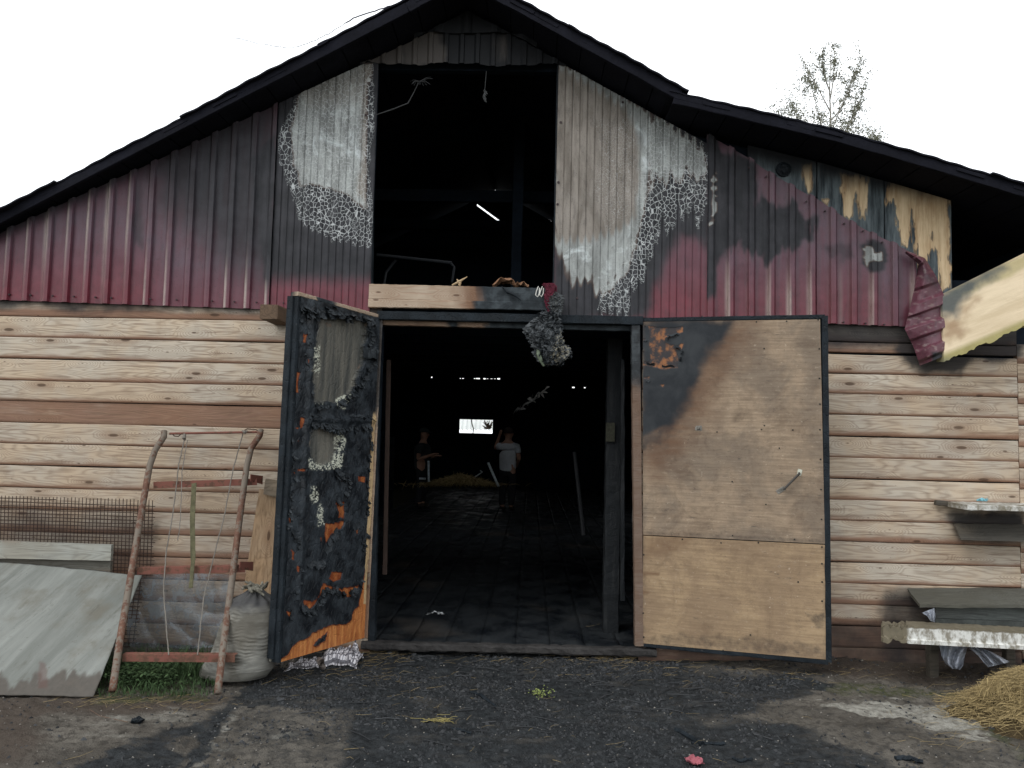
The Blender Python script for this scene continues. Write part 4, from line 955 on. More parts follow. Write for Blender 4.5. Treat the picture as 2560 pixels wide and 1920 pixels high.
def D_wash(px, py, V):
    r = 0
    for q in [[(190,715),(215,740),(255,750),(285,735),(300,690),(290,640),(325,600),(345,640),(340,700),(325,765),(250,772),(190,765)], [(210,255),(235,240),(240,330),(225,380),(212,370)], [(300,470),(340,450),(385,450),(370,475),(330,495),(345,515),(320,510)],
              [(200,835),(225,840),(232,900),(205,915),(195,880)], [(235,905),(248,930),(255,1000),(228,1010),(225,960)], [(215,490),(250,485),(245,500)]]:
        r = np.maximum(r, pm(px, py, zd(q), 2.2, 4, 6, 9))
    return r*(fbm(px/3.2, py/3.2, 5) > .47)
def D_tan(px, py, V): return sst(px-(949-(py-795)*.0476)+ (fbm(px/6, py/12, 2)-.5)*3, -7.5, -5.5)*sst(py, 990, 1080)*(py < 1510)
def skin(u, v):
    bl, br, tl, tr = [np.array(DC[k]) for k in ('BL', 'BR', 'TL', 'TR')]
    p = (bl[None]*(1-u)[:,None]+br[None]*u[:,None])*(1-v)[:,None] + (tl[None]*(1-u)[:,None]+tr[None]*u[:,None])*v[:,None]
    px, py = proj(p); pan = D_panel(px, py, p); fi = D_fire(px, py, p)
    rough = (fbm(u*7, v*20, 3)-.5)*.022 + (fbm(u*30, v*70, 6)-.5)*.0035
    ridge = .018*np.exp(-((py-(1048+ (px-780)*.02))/9.0)**2)*(px > 770) + .012*np.exp(-((px-(772-(py-900)*.05))/7.0)**2)*(py < 1500)
    low = sst(py, 1450, 1300)*.8+.2
    d = .012 + (rough*low+ridge)*(1-pan)*(1-fi) - pan*.030 - fi*.008
    return p + np.array(nL)[None]*d[:,None]
m_ = MB(); m_.sheet(skin, 150, 500, -nL, .03)
V_ = dict(fire=px_attr(D_fire), panel=px_attr(D_panel), whiteash=px_attr(D_wash), tan=px_attr(D_tan))
LD = mk('left_door', m_, BURNT, BARN, attrs=V_, label='left door leaf with its inside burnt black and peeling')
LD.name = 'door'; WL['door'] = WL.pop('left_door')
back = -nL*.035
m_ = MB(); hz = (DC['BL']-DC['BR']).normalized()
m_.beam(DC['BL']+hz*.012+back*.5, DC['TL']+hz*.012+back*.5, .055, .028, side=nL, seg=30, jit=.001)
mk('edge_board', m_, CHAR, LD)
m_ = MB(); m_.beam(DC['BL']+hz*.028+back*1.4+Vector((0, 0, .02)), DC['TL']+hz*.028+back*1.4, .05, .022, side=nL, seg=30, jit=.0012)
mk('edge_board', m_, CHAR, LD)
m_ = MB(); m_.beam(DC['BL']+hz*.012+back*1.7, DC['BL'].lerp(DC['TL'], .24)+hz*.012+back*1.7, .02, .03, side=nL, seg=10, jit=.002); mk('edge_board', m_, GREYWOOD, LD)
m_ = MB(); a, b = DC['TL']+Vector((0, 0, .014))+hz*.03, DC['TR']+Vector((0, 0, .010)); m_.beam(a+back*.5, b+back*.5, .06, .026, side=nL, seg=60, jit=.001)
mk('top_rail', m_, SILLM, LD, attrs=dict(soot=px_attr(lambda px, py, V: 1-np.maximum(((px > 737)*(px < 792))*1.0, sst(px+(fbm(px/8, py/3, 4)-.5)*20, 835, 842))), brown=.1))
m_ = MB(); m_.beam(DC['BR']+nL*.012, DC['TR']+nL*.012, .03, .014, side=nL, seg=80, jit=.001)
mk('edge_strip', m_, SILLM, LD, attrs=dict(soot=px_attr(lambda px, py, V: sst(py+(fbm(px/3, py/14, 3)-.5)*120, 1075, 1000)*.85), brown=px_attr(lambda px, py, V: .25+.5*sst(py, 1350, 1500)+.3*sst(py, 1000, 900))))
# curled flakes of charred plywood standing off the face
FL = []
def surf(px, py):                 # the door face at a pixel
    r = ray(px, py); t = (DC['BL']-CAM).dot(nL)/r.dot(nL); return CAM + r*t
rf = random.Random(11)
ux = (DC['BR']-DC['BL']).normalized(); uz = (DC['TL']-DC['BL']).normalized()
def flake(c, w, h, curl, rot, mbq):
    a = ux*math.cos(rot)+uz*math.sin(rot); b = -ux*math.sin(rot)+uz*math.cos(rot); pts = []
    k = 4; jag = [rf.uniform(.7, 1.1) for _ in range(k+1)]
    for j in range(4):
        for i in range(k+1):
            x = (i/k-.5)*w; y = -(j/3)*h*jag[i]
            lift = curl*(j/3)**2*(1+.4*math.sin(i*2.1+rot*5))
            pts.append(c + a*x + b*y + nL*(.014+lift))
    pts2 = [p-nL*.003 for p in pts]; n1 = len(pts)
    fs = [(j*5+i, j*5+i+1, j*5+i+6, j*5+i+5) for j in range(3) for i in range(4)]
    fs += [tuple(n1+q for q in reversed(f)) for f in list(fs)]
    mbq.add(pts+pts2, fs)
m_ = MB()
def along(poly, n, wr, hr, curl, jit=5, rot=.5, updown=0):
    q = zd(poly)
    L_ = [math.dist(a, b) for a, b in zip(q, q[1:])]; T_ = sum(L_)
    for _ in range(n):
        d = rf.uniform(0, T_)
        for (a, b), l in zip(zip(q, q[1:]), L_):
            if d <= l: break
            d -= l
        t = d/l; px = a[0]*(1-t)+b[0]*t+rf.uniform(-jit, jit); py = a[1]*(1-t)+b[1]*t+rf.uniform(-jit, jit)
        flake(surf(px, py), rf.uniform(*wr), rf.uniform(*hr), rf.uniform(.2, 1)*curl, updown+rf.uniform(-rot, rot), m_)
along([(150,75),(200,95),(290,80),(330,100),(430,125),(455,135)], 60, (.02, .05), (.02, .07), .04, 5)
along([(150,130),(185,160),(180,400),(200,480)], 18, (.015, .04), (.02, .05), .02, 4)
along([(450,140),(440,230),(455,300),(420,380),(375,440),(300,490),(215,500)], 64, (.015, .045), (.015, .045), .03, 5, 1.2)
along([(195,535),(260,545),(340,540),(460,545)], 40, (.02, .05), (.012, .03), .02, 4, .4)
along([(205,565),(290,575),(330,590),(380,580),(450,565)], 44, (.015, .04), (.02, .07), .03, 4, .5)
along([(450,590),(455,660),(440,720),(435,790),(430,900),(420,1000)], 34, (.012, .028), (.015, .04), .022, 4, .8)
along([(300,770),(345,790),(360,830),(320,880),(300,900)], 14, (.02, .05), (.03, .07), .04, 6, .6)
along([(385,1000),(290,1030),(230,1160),(165,1170)], 12, (.04, .10), (.02, .05), .03, 4, .4, .5)
along([(240,1290),(270,1265),(330,1290),(385,1275),(410,1240)], 30, (.015, .04), (.015, .04), .03, 3, 1.2)
along([(155,1330),(175,1370),(215,1350),(240,1310)], 18, (.015, .04), (.02, .05), .03, 3, 1.0)
along([(95,1370),(110,1400),(150,1200),(150,1100),(100,1000),(125,790),(115,600)], 26, (.012, .035), (.02, .05), .025, 4, 1.0)
along([(410,1080),(425,1040),(415,1110)], 8, (.015, .03), (.02, .04), .03, 3, 1.0)
tag(mk('char_flakes', m_, FLAKE, LD), kind='stuff')
m_ = MB()                          # the projecting blistered lump on the upper right of the panel
c0 = surf(660+440/1.694, 720+280/1.694); m_.beam(c0-ux*.06+nL*.03, c0+ux*.05+nL*.035, .05, .075, side=nL, seg=5, jit=.008); mk('blistered_lump', m_, FLAKE, LD)
# hinges of the left leaf
for zz_ in (.35, 2.05):
    m_ = MB(); c = DC['BR']+Vector((0, 0, zz_))+nL*.02; m_.tube([c, c+Vector((0, 0, .12))], .011, 8); mk('hinge', m_, RUST, LD)

# right leaf: folded back nearly against the wall
YR = -.40
E = dict(TL=P(1604, 803, -.04), BL=P(1606, 1607, -.04), TR=P(2058, 787, YR), BR=P(2067, 1651, YR))
nR = (E['BR']-E['BL']).cross(E['TL']-E['BL']).normalized()
if nR.dot(CAM-E['BL']) < 0: nR = -nR
def face(px, py):
    r = ray(px, py); t = (E['BL']-CAM).dot(nR)/r.dot(nR); return CAM + r*t
zr = lambda q: Z(q, 1560, 760, 1.8036)
def R2_soot(px, py, V):
    a = pm(px, py, zr([(60,60),(500,70),(485,120),(440,180),(385,235),(345,300),(330,370),(300,430),(250,500),(200,550),(140,580),(70,610)]), 34, 18, 36, 3)
    a = np.maximum(a, pm(px, py, zr([(60,560),(200,520),(240,560),(160,640),(60,680)]), 34, 34, 20, 6)*.55)
    b = pm(px, py, zr([(780,800),(860,780),(880,920),(800,940)]), 34, 20)*.25
    return np.maximum(a, b)
def R2_brown(px, py, V):
    a = pm(px, py, zr([(60,60),(610,70),(580,160),(510,250),(450,330),(420,420),(370,510),(310,590),(250,680),(160,760),(60,740)]), 58, 30, 40, 5)
    a = a*(1-.3*(vn(px/40, py/7, 3)))
    b = pm(px, py, zr([(85,1040),(300,1060),(280,1100),(160,1130),(85,1150)]), 20, 14)*.5
    s = np.maximum(pm(px, py, zr([(85,1205),(160,1212),(158,1222),(85,1225)]), 3, 3)*.7, pm(px, py, zr([(85,1290),(120,1300),(85,1310)]), 3, 3)*.7)
    t = pm(px, py, zr([(85,600),(220,590),(260,640),(200,720),(85,720)]), 40, 26, 24, 9)*.6; return np.maximum.reduce([a, b, s, t])
def R2_fire(px, py, V):
    r = 0
    for q in ([(112,102),(180,108),(265,104),(268,128),(240,135),(215,145),(186,150),(182,175),(235,190),(268,178),(262,200),(235,205),(245,240),(240,285),(170,295),(120,280),(88,275),(90,262),(120,262),(115,180)], [(86,158),(100,160),(86,166)], [(86,328),(112,330),(110,338),(86,338)], [(165,366),(178,366),(176,374)]):
        r = np.maximum(r, pm(px, py, zr(q), 1.6, 3, 7, 6))
    return r
def R2_grime(px, py, V):
    e = np.minimum.reduce([px-1608, 2064-px]); g = sst(e, 22, 0)*.55
    g = np.maximum(g, pm(px, py, zr([(85,1490),(250,1470),(880,1520),(905,1560),(905,1600),(85,1545)]), 14, 12)*.62)
    g = np.maximum(g, .46*fbm(px/60, py/50, 41)); g = np.maximum(g, pm(px, py, zr([(80,600),(200,620),(300,700),(240,760),(120,700)]), 30, 20)*.55)
    g = np.maximum(g, pm(px, py, zr([(80,880),(300,890),(280,960),(100,1000)]), 25, 20)*.55)
    g = np.maximum(g, pm(px, py, zr([(720,850),(880,760),(890,900),(760,930)]), 30, 20)*.45)
    g = np.maximum(g, pm(px, py, zr([(820,1400),(905,1390),(900,1460),(870,1470)]), 8, 8)*.7)
    g = np.maximum(g, pm(px, py, zr([(380,1180),(560,1160),(640,1250),(500,1270)]), 30, 20)*.35)
    g = np.maximum(g, pm(px, py, zr([(570,60),(885,60),(885,110),(600,100)]), 14, 8)*.3)
    g = np.maximum(g, np.exp(-((py-(1331+(px-1610)*.049))/9)**2)*.6*(py < 1345+(px-1610)*.049))
    return g
RAt = dict(soot=px_attr(R2_soot), brown=px_attr(R2_brown), fire=px_attr(R2_fire), grime=px_attr(R2_grime))
def plyface(c, off, bow):
    pts = [np.array(face(*q)) for q in c]       # BL BR TL TR
    def f(u, v):
        p = (pts[0][None]*(1-u)[:,None]+pts[1][None]*u[:,None])*(1-v)[:,None] + (pts[2][None]*(1-u)[:,None]+pts[3][None]*u[:,None])*v[:,None]
        px, py = proj(p); d = off + bow*np.sin(u*math.pi)*(1-v*.4) + (fbm(u*3, v*5, 3)-.5)*.004 - R2_fire(px, py, p)*.003
        return p + np.array(nR)[None]*d[:,None]
    return f
m_ = MB(); m_.sheet(plyface([(1608, 1336), (2062, 1359), (1608, 805), (2050, 799)], .012, .003), 170, 220, -nR, .009)
RD = mk('door_right', m_, PLY, BARN, attrs=RAt, label='right door leaf of scorched plywood folded back against the wall'); RD.name = 'door.001'; WL['door.001'] = WL.pop('door_right')
m_ = MB(); m_.sheet(plyface([(1606, 1607), (2066, 1648), (1609, 1338.5), (2062, 1361.5)], .011, .002), 170, 110, -nR, .009)
mk('lower_panel', m_, PLYLO, RD, attrs=RAt)
m_ = MB()
ex = (E['BR']-E['BL']).normalized()
m_.beam(face(2064, 1654)+ex*.018-nR*.015, face(2053, 790)+ex*.022-nR*.015, .055, .040, side=nR, seg=30, jit=.0012); mk('edge_board', m_, DARKWOOD if False else CHAR, RD)
m_ = MB(); m_.beam(face(1602, 800)-nR*.015, face(2062, 792)-nR*.015, .05, .03, side=nR, seg=20, jit=.001); mk('edge_board', m_, CHAR, RD)
m_ = MB(); m_.beam(face(1604, 1611)-nR*.012, face(2070, 1656)-nR*.012, .045, .03, side=nR, seg=20, jit=.002); mk('edge_board', m_, CHAR, RD)
m_ = MB(); m_.slab([face(1604, 1606)-nR*.04, face(2066, 1652)-nR*.04, face(2060, 796)-nR*.04, face(1604, 803)-nR*.04], -nR, .012); mk('outer_skin', m_, CHAR, RD)
# pull handle, latch knob, nails
HM = plain('old_steel_handle', (.17, .16, .14), .6, .5, 40, .4, .003, .4, .3)
HW = plain('pale_bracket', (.50, .50, .42), .7, .4, 60)
def on(px, py, d=.012): return face(px, py)+nR*d
m_ = MB(); a, b = on(1560+722/1.8036, 760+832/1.8036), on(1560+790/1.8036, 760+762/1.8036)
m_.tube([a, a+nR*.035, b+nR*.038, b], .008, 8); H = mk('handle', m_, plain('dark_handle', (.05, .045, .04), .5, .5, 40, .3, .003, .4), RD)
m_ = MB(); m_.beam(on(1560+795/1.8036, 760+745/1.8036), on(1560+788/1.8036, 760+773/1.8036), .028, .010, side=nR.cross(Vector((0, 0, 1))), seg=3, jit=.001); mk('bracket', m_, HW, H)
m_ = MB(); m_.beam(on(1560+725/1.8036, 760+828/1.8036), on(1560+690/1.8036, 760+850/1.8036), .030, .010, side=nR.cross(Vector((0, 0, 1))), seg=3, jit=.001); mk('bracket', m_, HM, H)
m_ = MB(); c = on(1560+337/1.8036, 760+560/1.8036, .008); m_.beam(c-ex*.024, c+ex*.024, .014, .040, side=nR, seg=3, jit=.002, ch=.012); m_.tube([c, c+nR*.02], [.014, .008], 8); mk('latch_knob', m_, HM, RD)
m_ = MB(); c = on(1560+470/1.8036, 760+565/1.8036, .006); m_.beam(c-ex*.012, c+ex*.022, .008, .012, side=nR, seg=2); mk('staple', m_, HM, RD)
m_ = MB()
for a, b in [(597,82),(733,79),(875,72),(880,203),(881,336),(883,452),(883,567),(886,700),(888,836),(890,970),(892,1095),(892,1170),(893,1252),(893,1338),(620,566),(761,568),(633,548),(490,1043),(768,1060),(264,1060),(438,1076),(606,1075),(90,1130),(88,1392),(90,1500),(447,1560),(570,1490),(96,100),(90,215),(632,202),(640,903),(700,650),(488,800),(420,577),(785,1252)]:
    c = face(1560+a/1.8036, 760+b/1.8036)+nR*.009; m_.tube([c, c+nR*.007], [.0075, .005], 6)
tag(mk('nail_heads', m_, plain('nail_head', (.02, .018, .016), .6), RD), kind='stuff')
m_ = MB()                           # peeling plies at the burnt corner
def peel(a, b, w, h, rot, curl):
    c = on(1560+a/1.8036, 760+b/1.8036, .010); A = ex*math.cos(rot)+Vector((0, 0, 1))*math.sin(rot); B = -ex*math.sin(rot)+Vector((0, 0, 1))*math.cos(rot); pts = []
    for j in range(4):
        for i in range(5): pts.append(c + A*((i/4-.5)*w) + B*(-(j/3)*h*(1+.3*math.sin(i*2+a))) + nR*(curl*(j/3)**2))
    n1 = len(pts); fs = [(j*5+i, j*5+i+1, j*5+i+6, j*5+i+5) for j in range(3) for i in range(4)]; fs += [tuple(n1+q for q in reversed(f)) for f in list(fs)]
    m_.add(pts+[p-nR*.002 for p in pts], fs)
for q in [(225,132,.07,.02,.2,.02),(190,150,.04,.02,1.2,.02),(245,190,.05,.02,-.3,.02),(240,250,.03,.03,1.5,.02),(200,290,.09,.02,3.1,.015),(120,280,.06,.02,3.0,.015),(110,340,.03,.02,0,.01),(98,160,.03,.015,0,.01),(255,215,.03,.02,1,.02)]: peel(*q)
tag(mk('peeling_plies', m_, FLAKE, RD), kind='stuff')

# ------------------------------------------------------------------ burnt lump hanging from the loft sill
def lump(path, rad, seed, name, mat, nu=64, nv=90, rough=.05, sq=.55, **kw):
    path = [Vector(p) for p in path]
    def f(u, v):
        t = v*(len(path)-1); i = np.clip(t.astype(int), 0, len(path)-2); fr = t-i; pa = np.array(path)
        c = pa[i]*(1-fr)[:,None]+pa[i+1]*fr[:,None]; r = np.interp(v, np.linspace(0, 1, len(rad)), rad)
        th = u*2*math.pi
        k = (fbm(np.cos(th)*2+5+v*3, np.sin(th)*2+5-v*5, seed, 5)-.5)*2.2
        k2 = np.abs(fbm(np.cos(th)*5+v*11, np.sin(th)*5+v*13, seed+4, 4)-.5)*3.2
        rr = r*(1+k*rough*6) + k2*rough*.6 - rough*.15
        out = c.copy(); out[:,0] += np.cos(th)*rr; out[:,1] += np.sin(th)*rr*sq; out[:,2] += (fbm(u*6, v*8, seed+9)-.5)*rough*.6
        return out
    m_ = MB(); m_.grid(f, nu, nv); return mk(name, m_, mat, **kw)
pl = [P(1376, 782, -.16), P(1364, 802, -.17), P(1356, 832, -.18), P(1372, 862, -.18), P(1388, 886, -.18), P(1378, 912, -.18)]
lp = empty('hanging_burnt_lump', P(1372, 915, -.18), 'crumpled melted black lump hanging in front of the door head from the loft sill', 'burnt debris')
lump(pl, [.045, .085, .118, .105, .115, .04], 5, 'melted_mass', MASS, 110, 150, .07, parent=lp, attrs=dict(tan=px_attr(lambda px, py, V: pm(px, py, [(1395, 830), (1430, 860), (1410, 910), (1365, 910), (1385, 870)], 10, 8))))
m_ = MB(); r_ = random.Random(4)
for _ in range(520):
    t = r_.random(); th = r_.uniform(math.pi, 2*math.pi); k = int(t*4.99); c = pl[k].lerp(pl[k+1], t*5-k); R_ = np.interp(t, [0, .2, .4, .6, .8, 1], [.05, .09, .12, .11, .12, .05])*r_.uniform(.75, 1.05)
    c = c+Vector((math.cos(th)*R_, math.sin(th)*R_*.55, r_.uniform(-.02, .02))); d = Vector((r_.uniform(-1, 1), r_.uniform(-1, .2), r_.uniform(-1, .6))).normalized()*r_.uniform(.012, .035); e = d.cross(Vector((r_.random(), r_.random(), r_.random()))).normalized()*r_.uniform(.004, .012)
    m_.add([c, c+d+e, c+d*1.3, c+d-e*1.2, c+d*.5+e*.5+Vector((0, -.006, 0))], [(0, 1, 4), (1, 2, 4), (2, 3, 4), (3, 0, 4), (0, 3, 2, 1)])
tag(mk('curled_shreds', m_, FLAKE, lp, attrs=dict(tan=0)), kind='stuff')
m_ = MB(); m_.tube([P(1344, 868, -.2), P(1346, 885, -.21), P(1352, 900, -.21), P(1360, 915, -.2)], [.008, .016, .016, .008], 8); mk('green_strip', m_, plain('scorched_green_film', (.14, .17, .12), .6, .5, 30), lp)
rc = empty('burnt_red_cloth', P(1375, 785, -.13), 'burnt dark red cloth hanging over the right end of the loft sill', 'cloth')
lump([P(1358, 712, -.10), P(1372, 708, -.12), P(1378, 722, -.13), P(1374, 740, -.13), P(1374, 765, -.12), P(1376, 786, -.11)], [.012, .035, .04, .035, .022, .015], 8, 'red_fold', plain('dark_red_cloth', (.085, .014, .026), .85, .6, 22, .6, .008), 40, 60, .03, parent=rc)
lump([P(1380, 728, -.12), P(1388, 742, -.13), P(1388, 765, -.12), P(1390, 786, -.11)], [.02, .055, .05, .035], 9, 'charred_fold', MASS, 50, 60, .045, parent=rc, attrs=dict(tan=.1))
m_ = MB()
for px in (1340, 1350):
    a = [P(px+6, 716, -.10), P(px+1, 728, -.115), P(px-1, 738, -.12), P(px+4, 742, -.12), P(px+8, 734, -.12), P(px+9, 720, -.105)]; m_.tube(a, .0035, 6)
mk('wire_loop', m_, plain('pale_wire', (.55, .54, .50), .5), label='two pale wire loops hooked over the burnt end of the loft sill', cat='wire')
# scorched leaves and bark lying on the sill
LB = plain('scorched_bark', (.22, .12, .07), .8, .5, 18, .5, .008)
def crumple(name, pts, w, mat, label, cat, seed=1, depth=.12):
    a, b = [P(*q) for q in pts]; d = b-a
    def f(u, v):
        p = np.array(a)[None]+np.array(d)[None]*u[:,None]; out = p.copy(); out[:,1] += (v-.5)*depth; out[:,2] += w*np.sin(u*math.pi)*(.4+.9*fbm(u*4, v*3, seed)) + .014*np.sin(v*9+u*13+seed)
        return out
    q = MB(); q.sheet(f, 22, 10, (0, 0, 1), .002); return mk(name, q, mat, label=label, cat=cat)
crumple('bark_piece', [(1232, 716, -.02), (1292, 717, -.02)], .055, LB, 'larger curled brown bark sheet on the middle of the loft sill', 'bark', 3)
crumple('bark_piece', [(1288, 718, -.02), (1322, 720, -.02)], .03, LB, 'smaller curled brown bark scrap on the loft sill nearer the burnt end', 'bark', 6)
m_ = MB(); m_.tube([P(1142, 698, -.03), P(1150, 708, -.05), P(1148, 714, -.05)], [.004, .012, .01], 6); m_.tube([P(1130, 713, -.05), P(1150, 703, -.05), P(1168, 692, -.05)], [.006, .010, .003], 6)
mk('twig', m_, TANWOOD, label='short pale splintered twig resting on the raw end of the loft sill', cat='twig')
m_ = MB(); m_.tube([P(1254, 716, -.09), P(1268, 730, -.10), P(1290, 740, -.10), P(1304, 752, -.10)], [.004, .012, .010, .002], 6)
mk('charred_strip', m_, CHAR, label='thin curled black strip drooping over the face of the loft sill', cat='strip')
# ------------------------------------------------------------------ yard, left side
def boardmesh(pts4, n, t, nu=40, nv=20, rough=.004, bow=0, seed=1):
    q = [np.array(p) for p in pts4]; nn = np.array(Vector(n).normalized())
    def f(u, v):
        p = (q[0][None]*(1-u)[:,None]+q[1][None]*u[:,None])*(1-v)[:,None] + (q[2][None]*(1-u)[:,None]+q[3][None]*u[:,None])*v[:,None]
        d = (fbm(u*8, v*8, seed)-.5)*rough*2 + bow*np.sin(u*math.pi); e = (fbm(u*14, v*14, seed+3)-.5)*rough*1.5
        p = p + nn[None]*d[:,None]; p[:,2] += e*((v < .01) | (v > .99)); p[:,0] += e*((u < .01) | (u > .99)); return p
    m_ = MB(); m_.sheet(f, nu, nv, n, t); return m_
# leaning grey sheet
gl = lambda px, py, dy=0: G(px, py, .0)
bl_, br_ = G(-120, 1742), G(232, 1743)
tl_, tr_ = P(-60, 1402, -.32), P(352, 1441, -.36)
nrm = (br_-bl_).cross(tl_-bl_)
m_ = boardmesh([bl_, br_, tl_, tr_], (0, 1, .3), .012, 90, 90, .006, .012, 3)
def P_wet(px, py, V): return sst(py + (fbm((px+py*.3)/26, py/60, 4)-.5)*75, 1690, 1706)*.9
mk('weathered_panel', m_, PANEL, attrs=dict(wet=px_attr(P_wet), brick=px_attr(lambda px, py, V: pm(px, py, [(100, 1655), (114, 1660), (122, 1700), (118, 1722), (98, 1720), (96, 1690)], 3, 5, 9, 4)*.7)), label='big grey weathered sheet leaning on the wall at the far left', cat='panel', smooth=True)
m_ = boardmesh([P(-200, 1392, -.30), P(276, 1402, -.30), P(-200, 1345, -.27), P(278, 1363, -.27)], (0, 1, 0), .03, 60, 6, .003, 0, 5)
mk('grey_plank', m_, GREYWOOD, label='pale grey plank lying level above the leaning sheet', cat='plank')
m_ = boardmesh([P(-200, 1420, -.25), P(275, 1434, -.25), P(-200, 1393, -.24), P(277, 1404, -.24)], (0, 1, 0), .03, 60, 6, .003, 0, 6)
mk('grey_plank', m_, wood('dull_plank', (.17, .165, .14), (.14, .125, .10), (.07, .06, .05), 'x', knots=.5), label='duller darker plank just below the pale grey plank', cat='plank')
# rusty welded mesh
m_ = MB(); yM = -.10; r_ = random.Random(3)
def mp(px, py): return P(px, py, yM)
rows = [1245+9.1*i for i in range(21)]; colsx = [-60+9.2*i for i in range(49)]
for i, y in enumerate(rows):
    x1 = 384+r_.uniform(-10, 4); x0 = -70
    if i == 0: x1 = 140
    m_.tube([mp(x0+(x1-x0)*k/8, y+(.030*(x0+(x1-x0)*k/8))+r_.uniform(-.6, .6)) for k in range(9)], .0030, 4, False)
for i, x in enumerate(colsx):
    y1 = 1430 if x > 275 else 1390
    m_.tube([mp(x-(k/4)*6+r_.uniform(-.5, .5), 1240+.03*x+r_.uniform(-3, 0)*(k == 0)+(y1-1240)*k/4) for k in range(5)], .0030, 4, False)
for i in range(22):              # the strip that hangs lower behind the pipe frame
    y = 1436+i*10; m_.tube([mp(308-(y-1436)*.12, y), mp(362-(y-1436)*.12+r_.uniform(-4, 4), y+1)], .0032, 4, False)
for x in (318, 330, 342, 354): m_.tube([mp(x, 1430), mp(x-12, 1535), mp(x-25, 1640)], .0030, 4, False)
tag(mk('wire_mesh', m_, WIRE, label='rusty welded wire mesh fixed along the plank wall at the left', cat='wire mesh'))
# plastic film stapled over the lowest planks
def film(u, v):
    px = 325+250*u; py = 1432+v*200
    out = np.zeros((len(u), 3)); sw = .030*np.sin(((u-.9)**2*2.2+(v-.15)**2*1.2)**.5*8) + .020*(fbm(u*3, v*3, 5)-.5)+.006*(fbm(u*9, v*5, 8)-.5)
    for i in range(len(u)): out[i] = P(px[i]-v[i]*10, py[i]+.02*px[i]-8, -.06-abs(sw[i])-.03*v[i])
    return out
m_ = MB(); m_.grid(film, 90, 70); mk('plastic_film', m_, FILM, label='wrinkled clear plastic film covering the lowest planks behind the rusty frame', cat='plastic film', smooth=True)
# grey board beneath the film, standing on the ground
m_ = boardmesh([P(330, 1655, -.16), P(565, 1668, -.16), P(332, 1628, -.14), P(566, 1636, -.14)], (0, 1, 0), .03, 30, 4, .004, 0, 8)
mk('base_board', m_, wood('base_board_wood', (.14, .12, .10), (.12, .09, .07), (.06, .05, .04), 'x'), label='dull brown board on edge below the plastic film', cat='plank')
# rusty pipe frame leaning on the wall
FR = empty('pipe_frame', G(420, 1730), 'tall rusty pipe frame with angle iron rungs leaning on the plank wall', 'rusty frame')
def fp(px, py):                  # the frame's plane: foot 0.95 m out, head at the wall
    t = (py-1075)/(1728-1075.); return P(px, py, -.10-.98*t)
for pts in ([(410, 1078), (410, 1092), (388, 1125), (374, 1165), (352, 1290), (322, 1470), (300, 1600), (281, 1728)], [(652, 1075), (650, 1088), (628, 1120), (617, 1165), (600, 1290), (580, 1450), (560, 1600), (544, 1734)]):
    m_ = MB(); P3 = [Vector(fp(*q)) for q in pts]; fine = []
    for a, b in zip(P3, P3[1:]): fine += [a.lerp(b, k/5) for k in range(5)]
    m_.tube(fine+[P3[-1]], .0215, 12); mk('pipe', m_, RUST, FR, smooth=True)
m_ = MB(); m_.tube([fp(424, 1084), fp(540, 1082), fp(655, 1080)], .0085, 8); mk('top_rod', m_, RUSTRED, FR)
for (x0, y0, x1, y1) in ((376, 1214, 637, 1206), (334, 1431, 606, 1425), (296, 1650, 580, 1652)):
    a, b = fp(x0, y0)+Vector((0, .045, 0)), fp(x1, y1)+Vector((0, .045, 0))
    m_ = MB(); m_.beam(a, b, .045, .005, side=(0, 0, 1), seg=20, jit=.0007, ch=.001); m_.beam(a+Vector((0, .022, .02)), b+Vector((0, .022, .02)), .045, .005, side=(0, 1, 0), seg=20, jit=.0007, ch=.001)
    mk('rung', m_, RUSTRED, FR)
for a, b in ((633, 1190), (606, 1410)):
    m_ = MB(); c = fp(a-8, b+12); m_.slab([c, c+Vector((.05, .10, -.03)), c+Vector((.05, .10, .03)), c+Vector((0, 0, .045))], (1, 0, 0), .005); mk('bracket', m_, RUSTRED, FR)
m_ = MB(); m_.tube([fp(428, 1082), fp(436, 1090), fp(446, 1091), fp(456, 1082)], .004, 6); m_.tube([fp(608, 1078), fp(618, 1072), fp(640, 1074), fp(655, 1084)], .004, 6); mk('wire_tie', m_, WIRE, FR)
def cord(pts, r, mat, label, n=10, dy=.02):
    q = MB(); pp = [fp(*p)+Vector((0, dy, 0)) for p in pts]; fine = []
    for a, b in zip(pp, pp[1:]): fine += [a.lerp(b, k/n)+Vector((r_.uniform(-.002, .002), 0, 0)) for k in range(n)]
    q.tube(fine+[pp[-1]], r, 5); return mk('cord', q, mat, FR)
cord([(460, 1090), (444, 1160), (428, 1290), (412, 1380), (405, 1470), (412, 1580), (418, 1640)], .0042, PALEWIRE, '')
cord([(465, 1100), (452, 1180), (448, 1300), (441, 1352)], .0032, PALEWIRE, '')
cord([(606, 1080), (582, 1165), (560, 1280), (530, 1400), (505, 1500), (490, 1640)], .0042, PALEWIRE, '')
m_ = MB(); c = fp(462, 1084); m_.tube([c, c+Vector((.0, -.01, -.03)), c+Vector((.004, 0, -.05))], [.008, .016, .005], 7); mk('cord_knot', m_, PALEWIRE, FR); m_ = MB(); c = fp(611, 1078); m_.tube([c+Vector((-.015, 0, 0)), c+Vector((.01, -.012, -.008)), c+Vector((.025, 0, 0))], [.008, .014, .008], 7); mk('cord_knot', m_, PALEWIRE, FR)
m_ = MB(); sp = [fp(485, 1208)+Vector((0, -.0, 0)), fp(481, 1300), fp(479, 1345), fp(483, 1400), fp(477, 1470)]
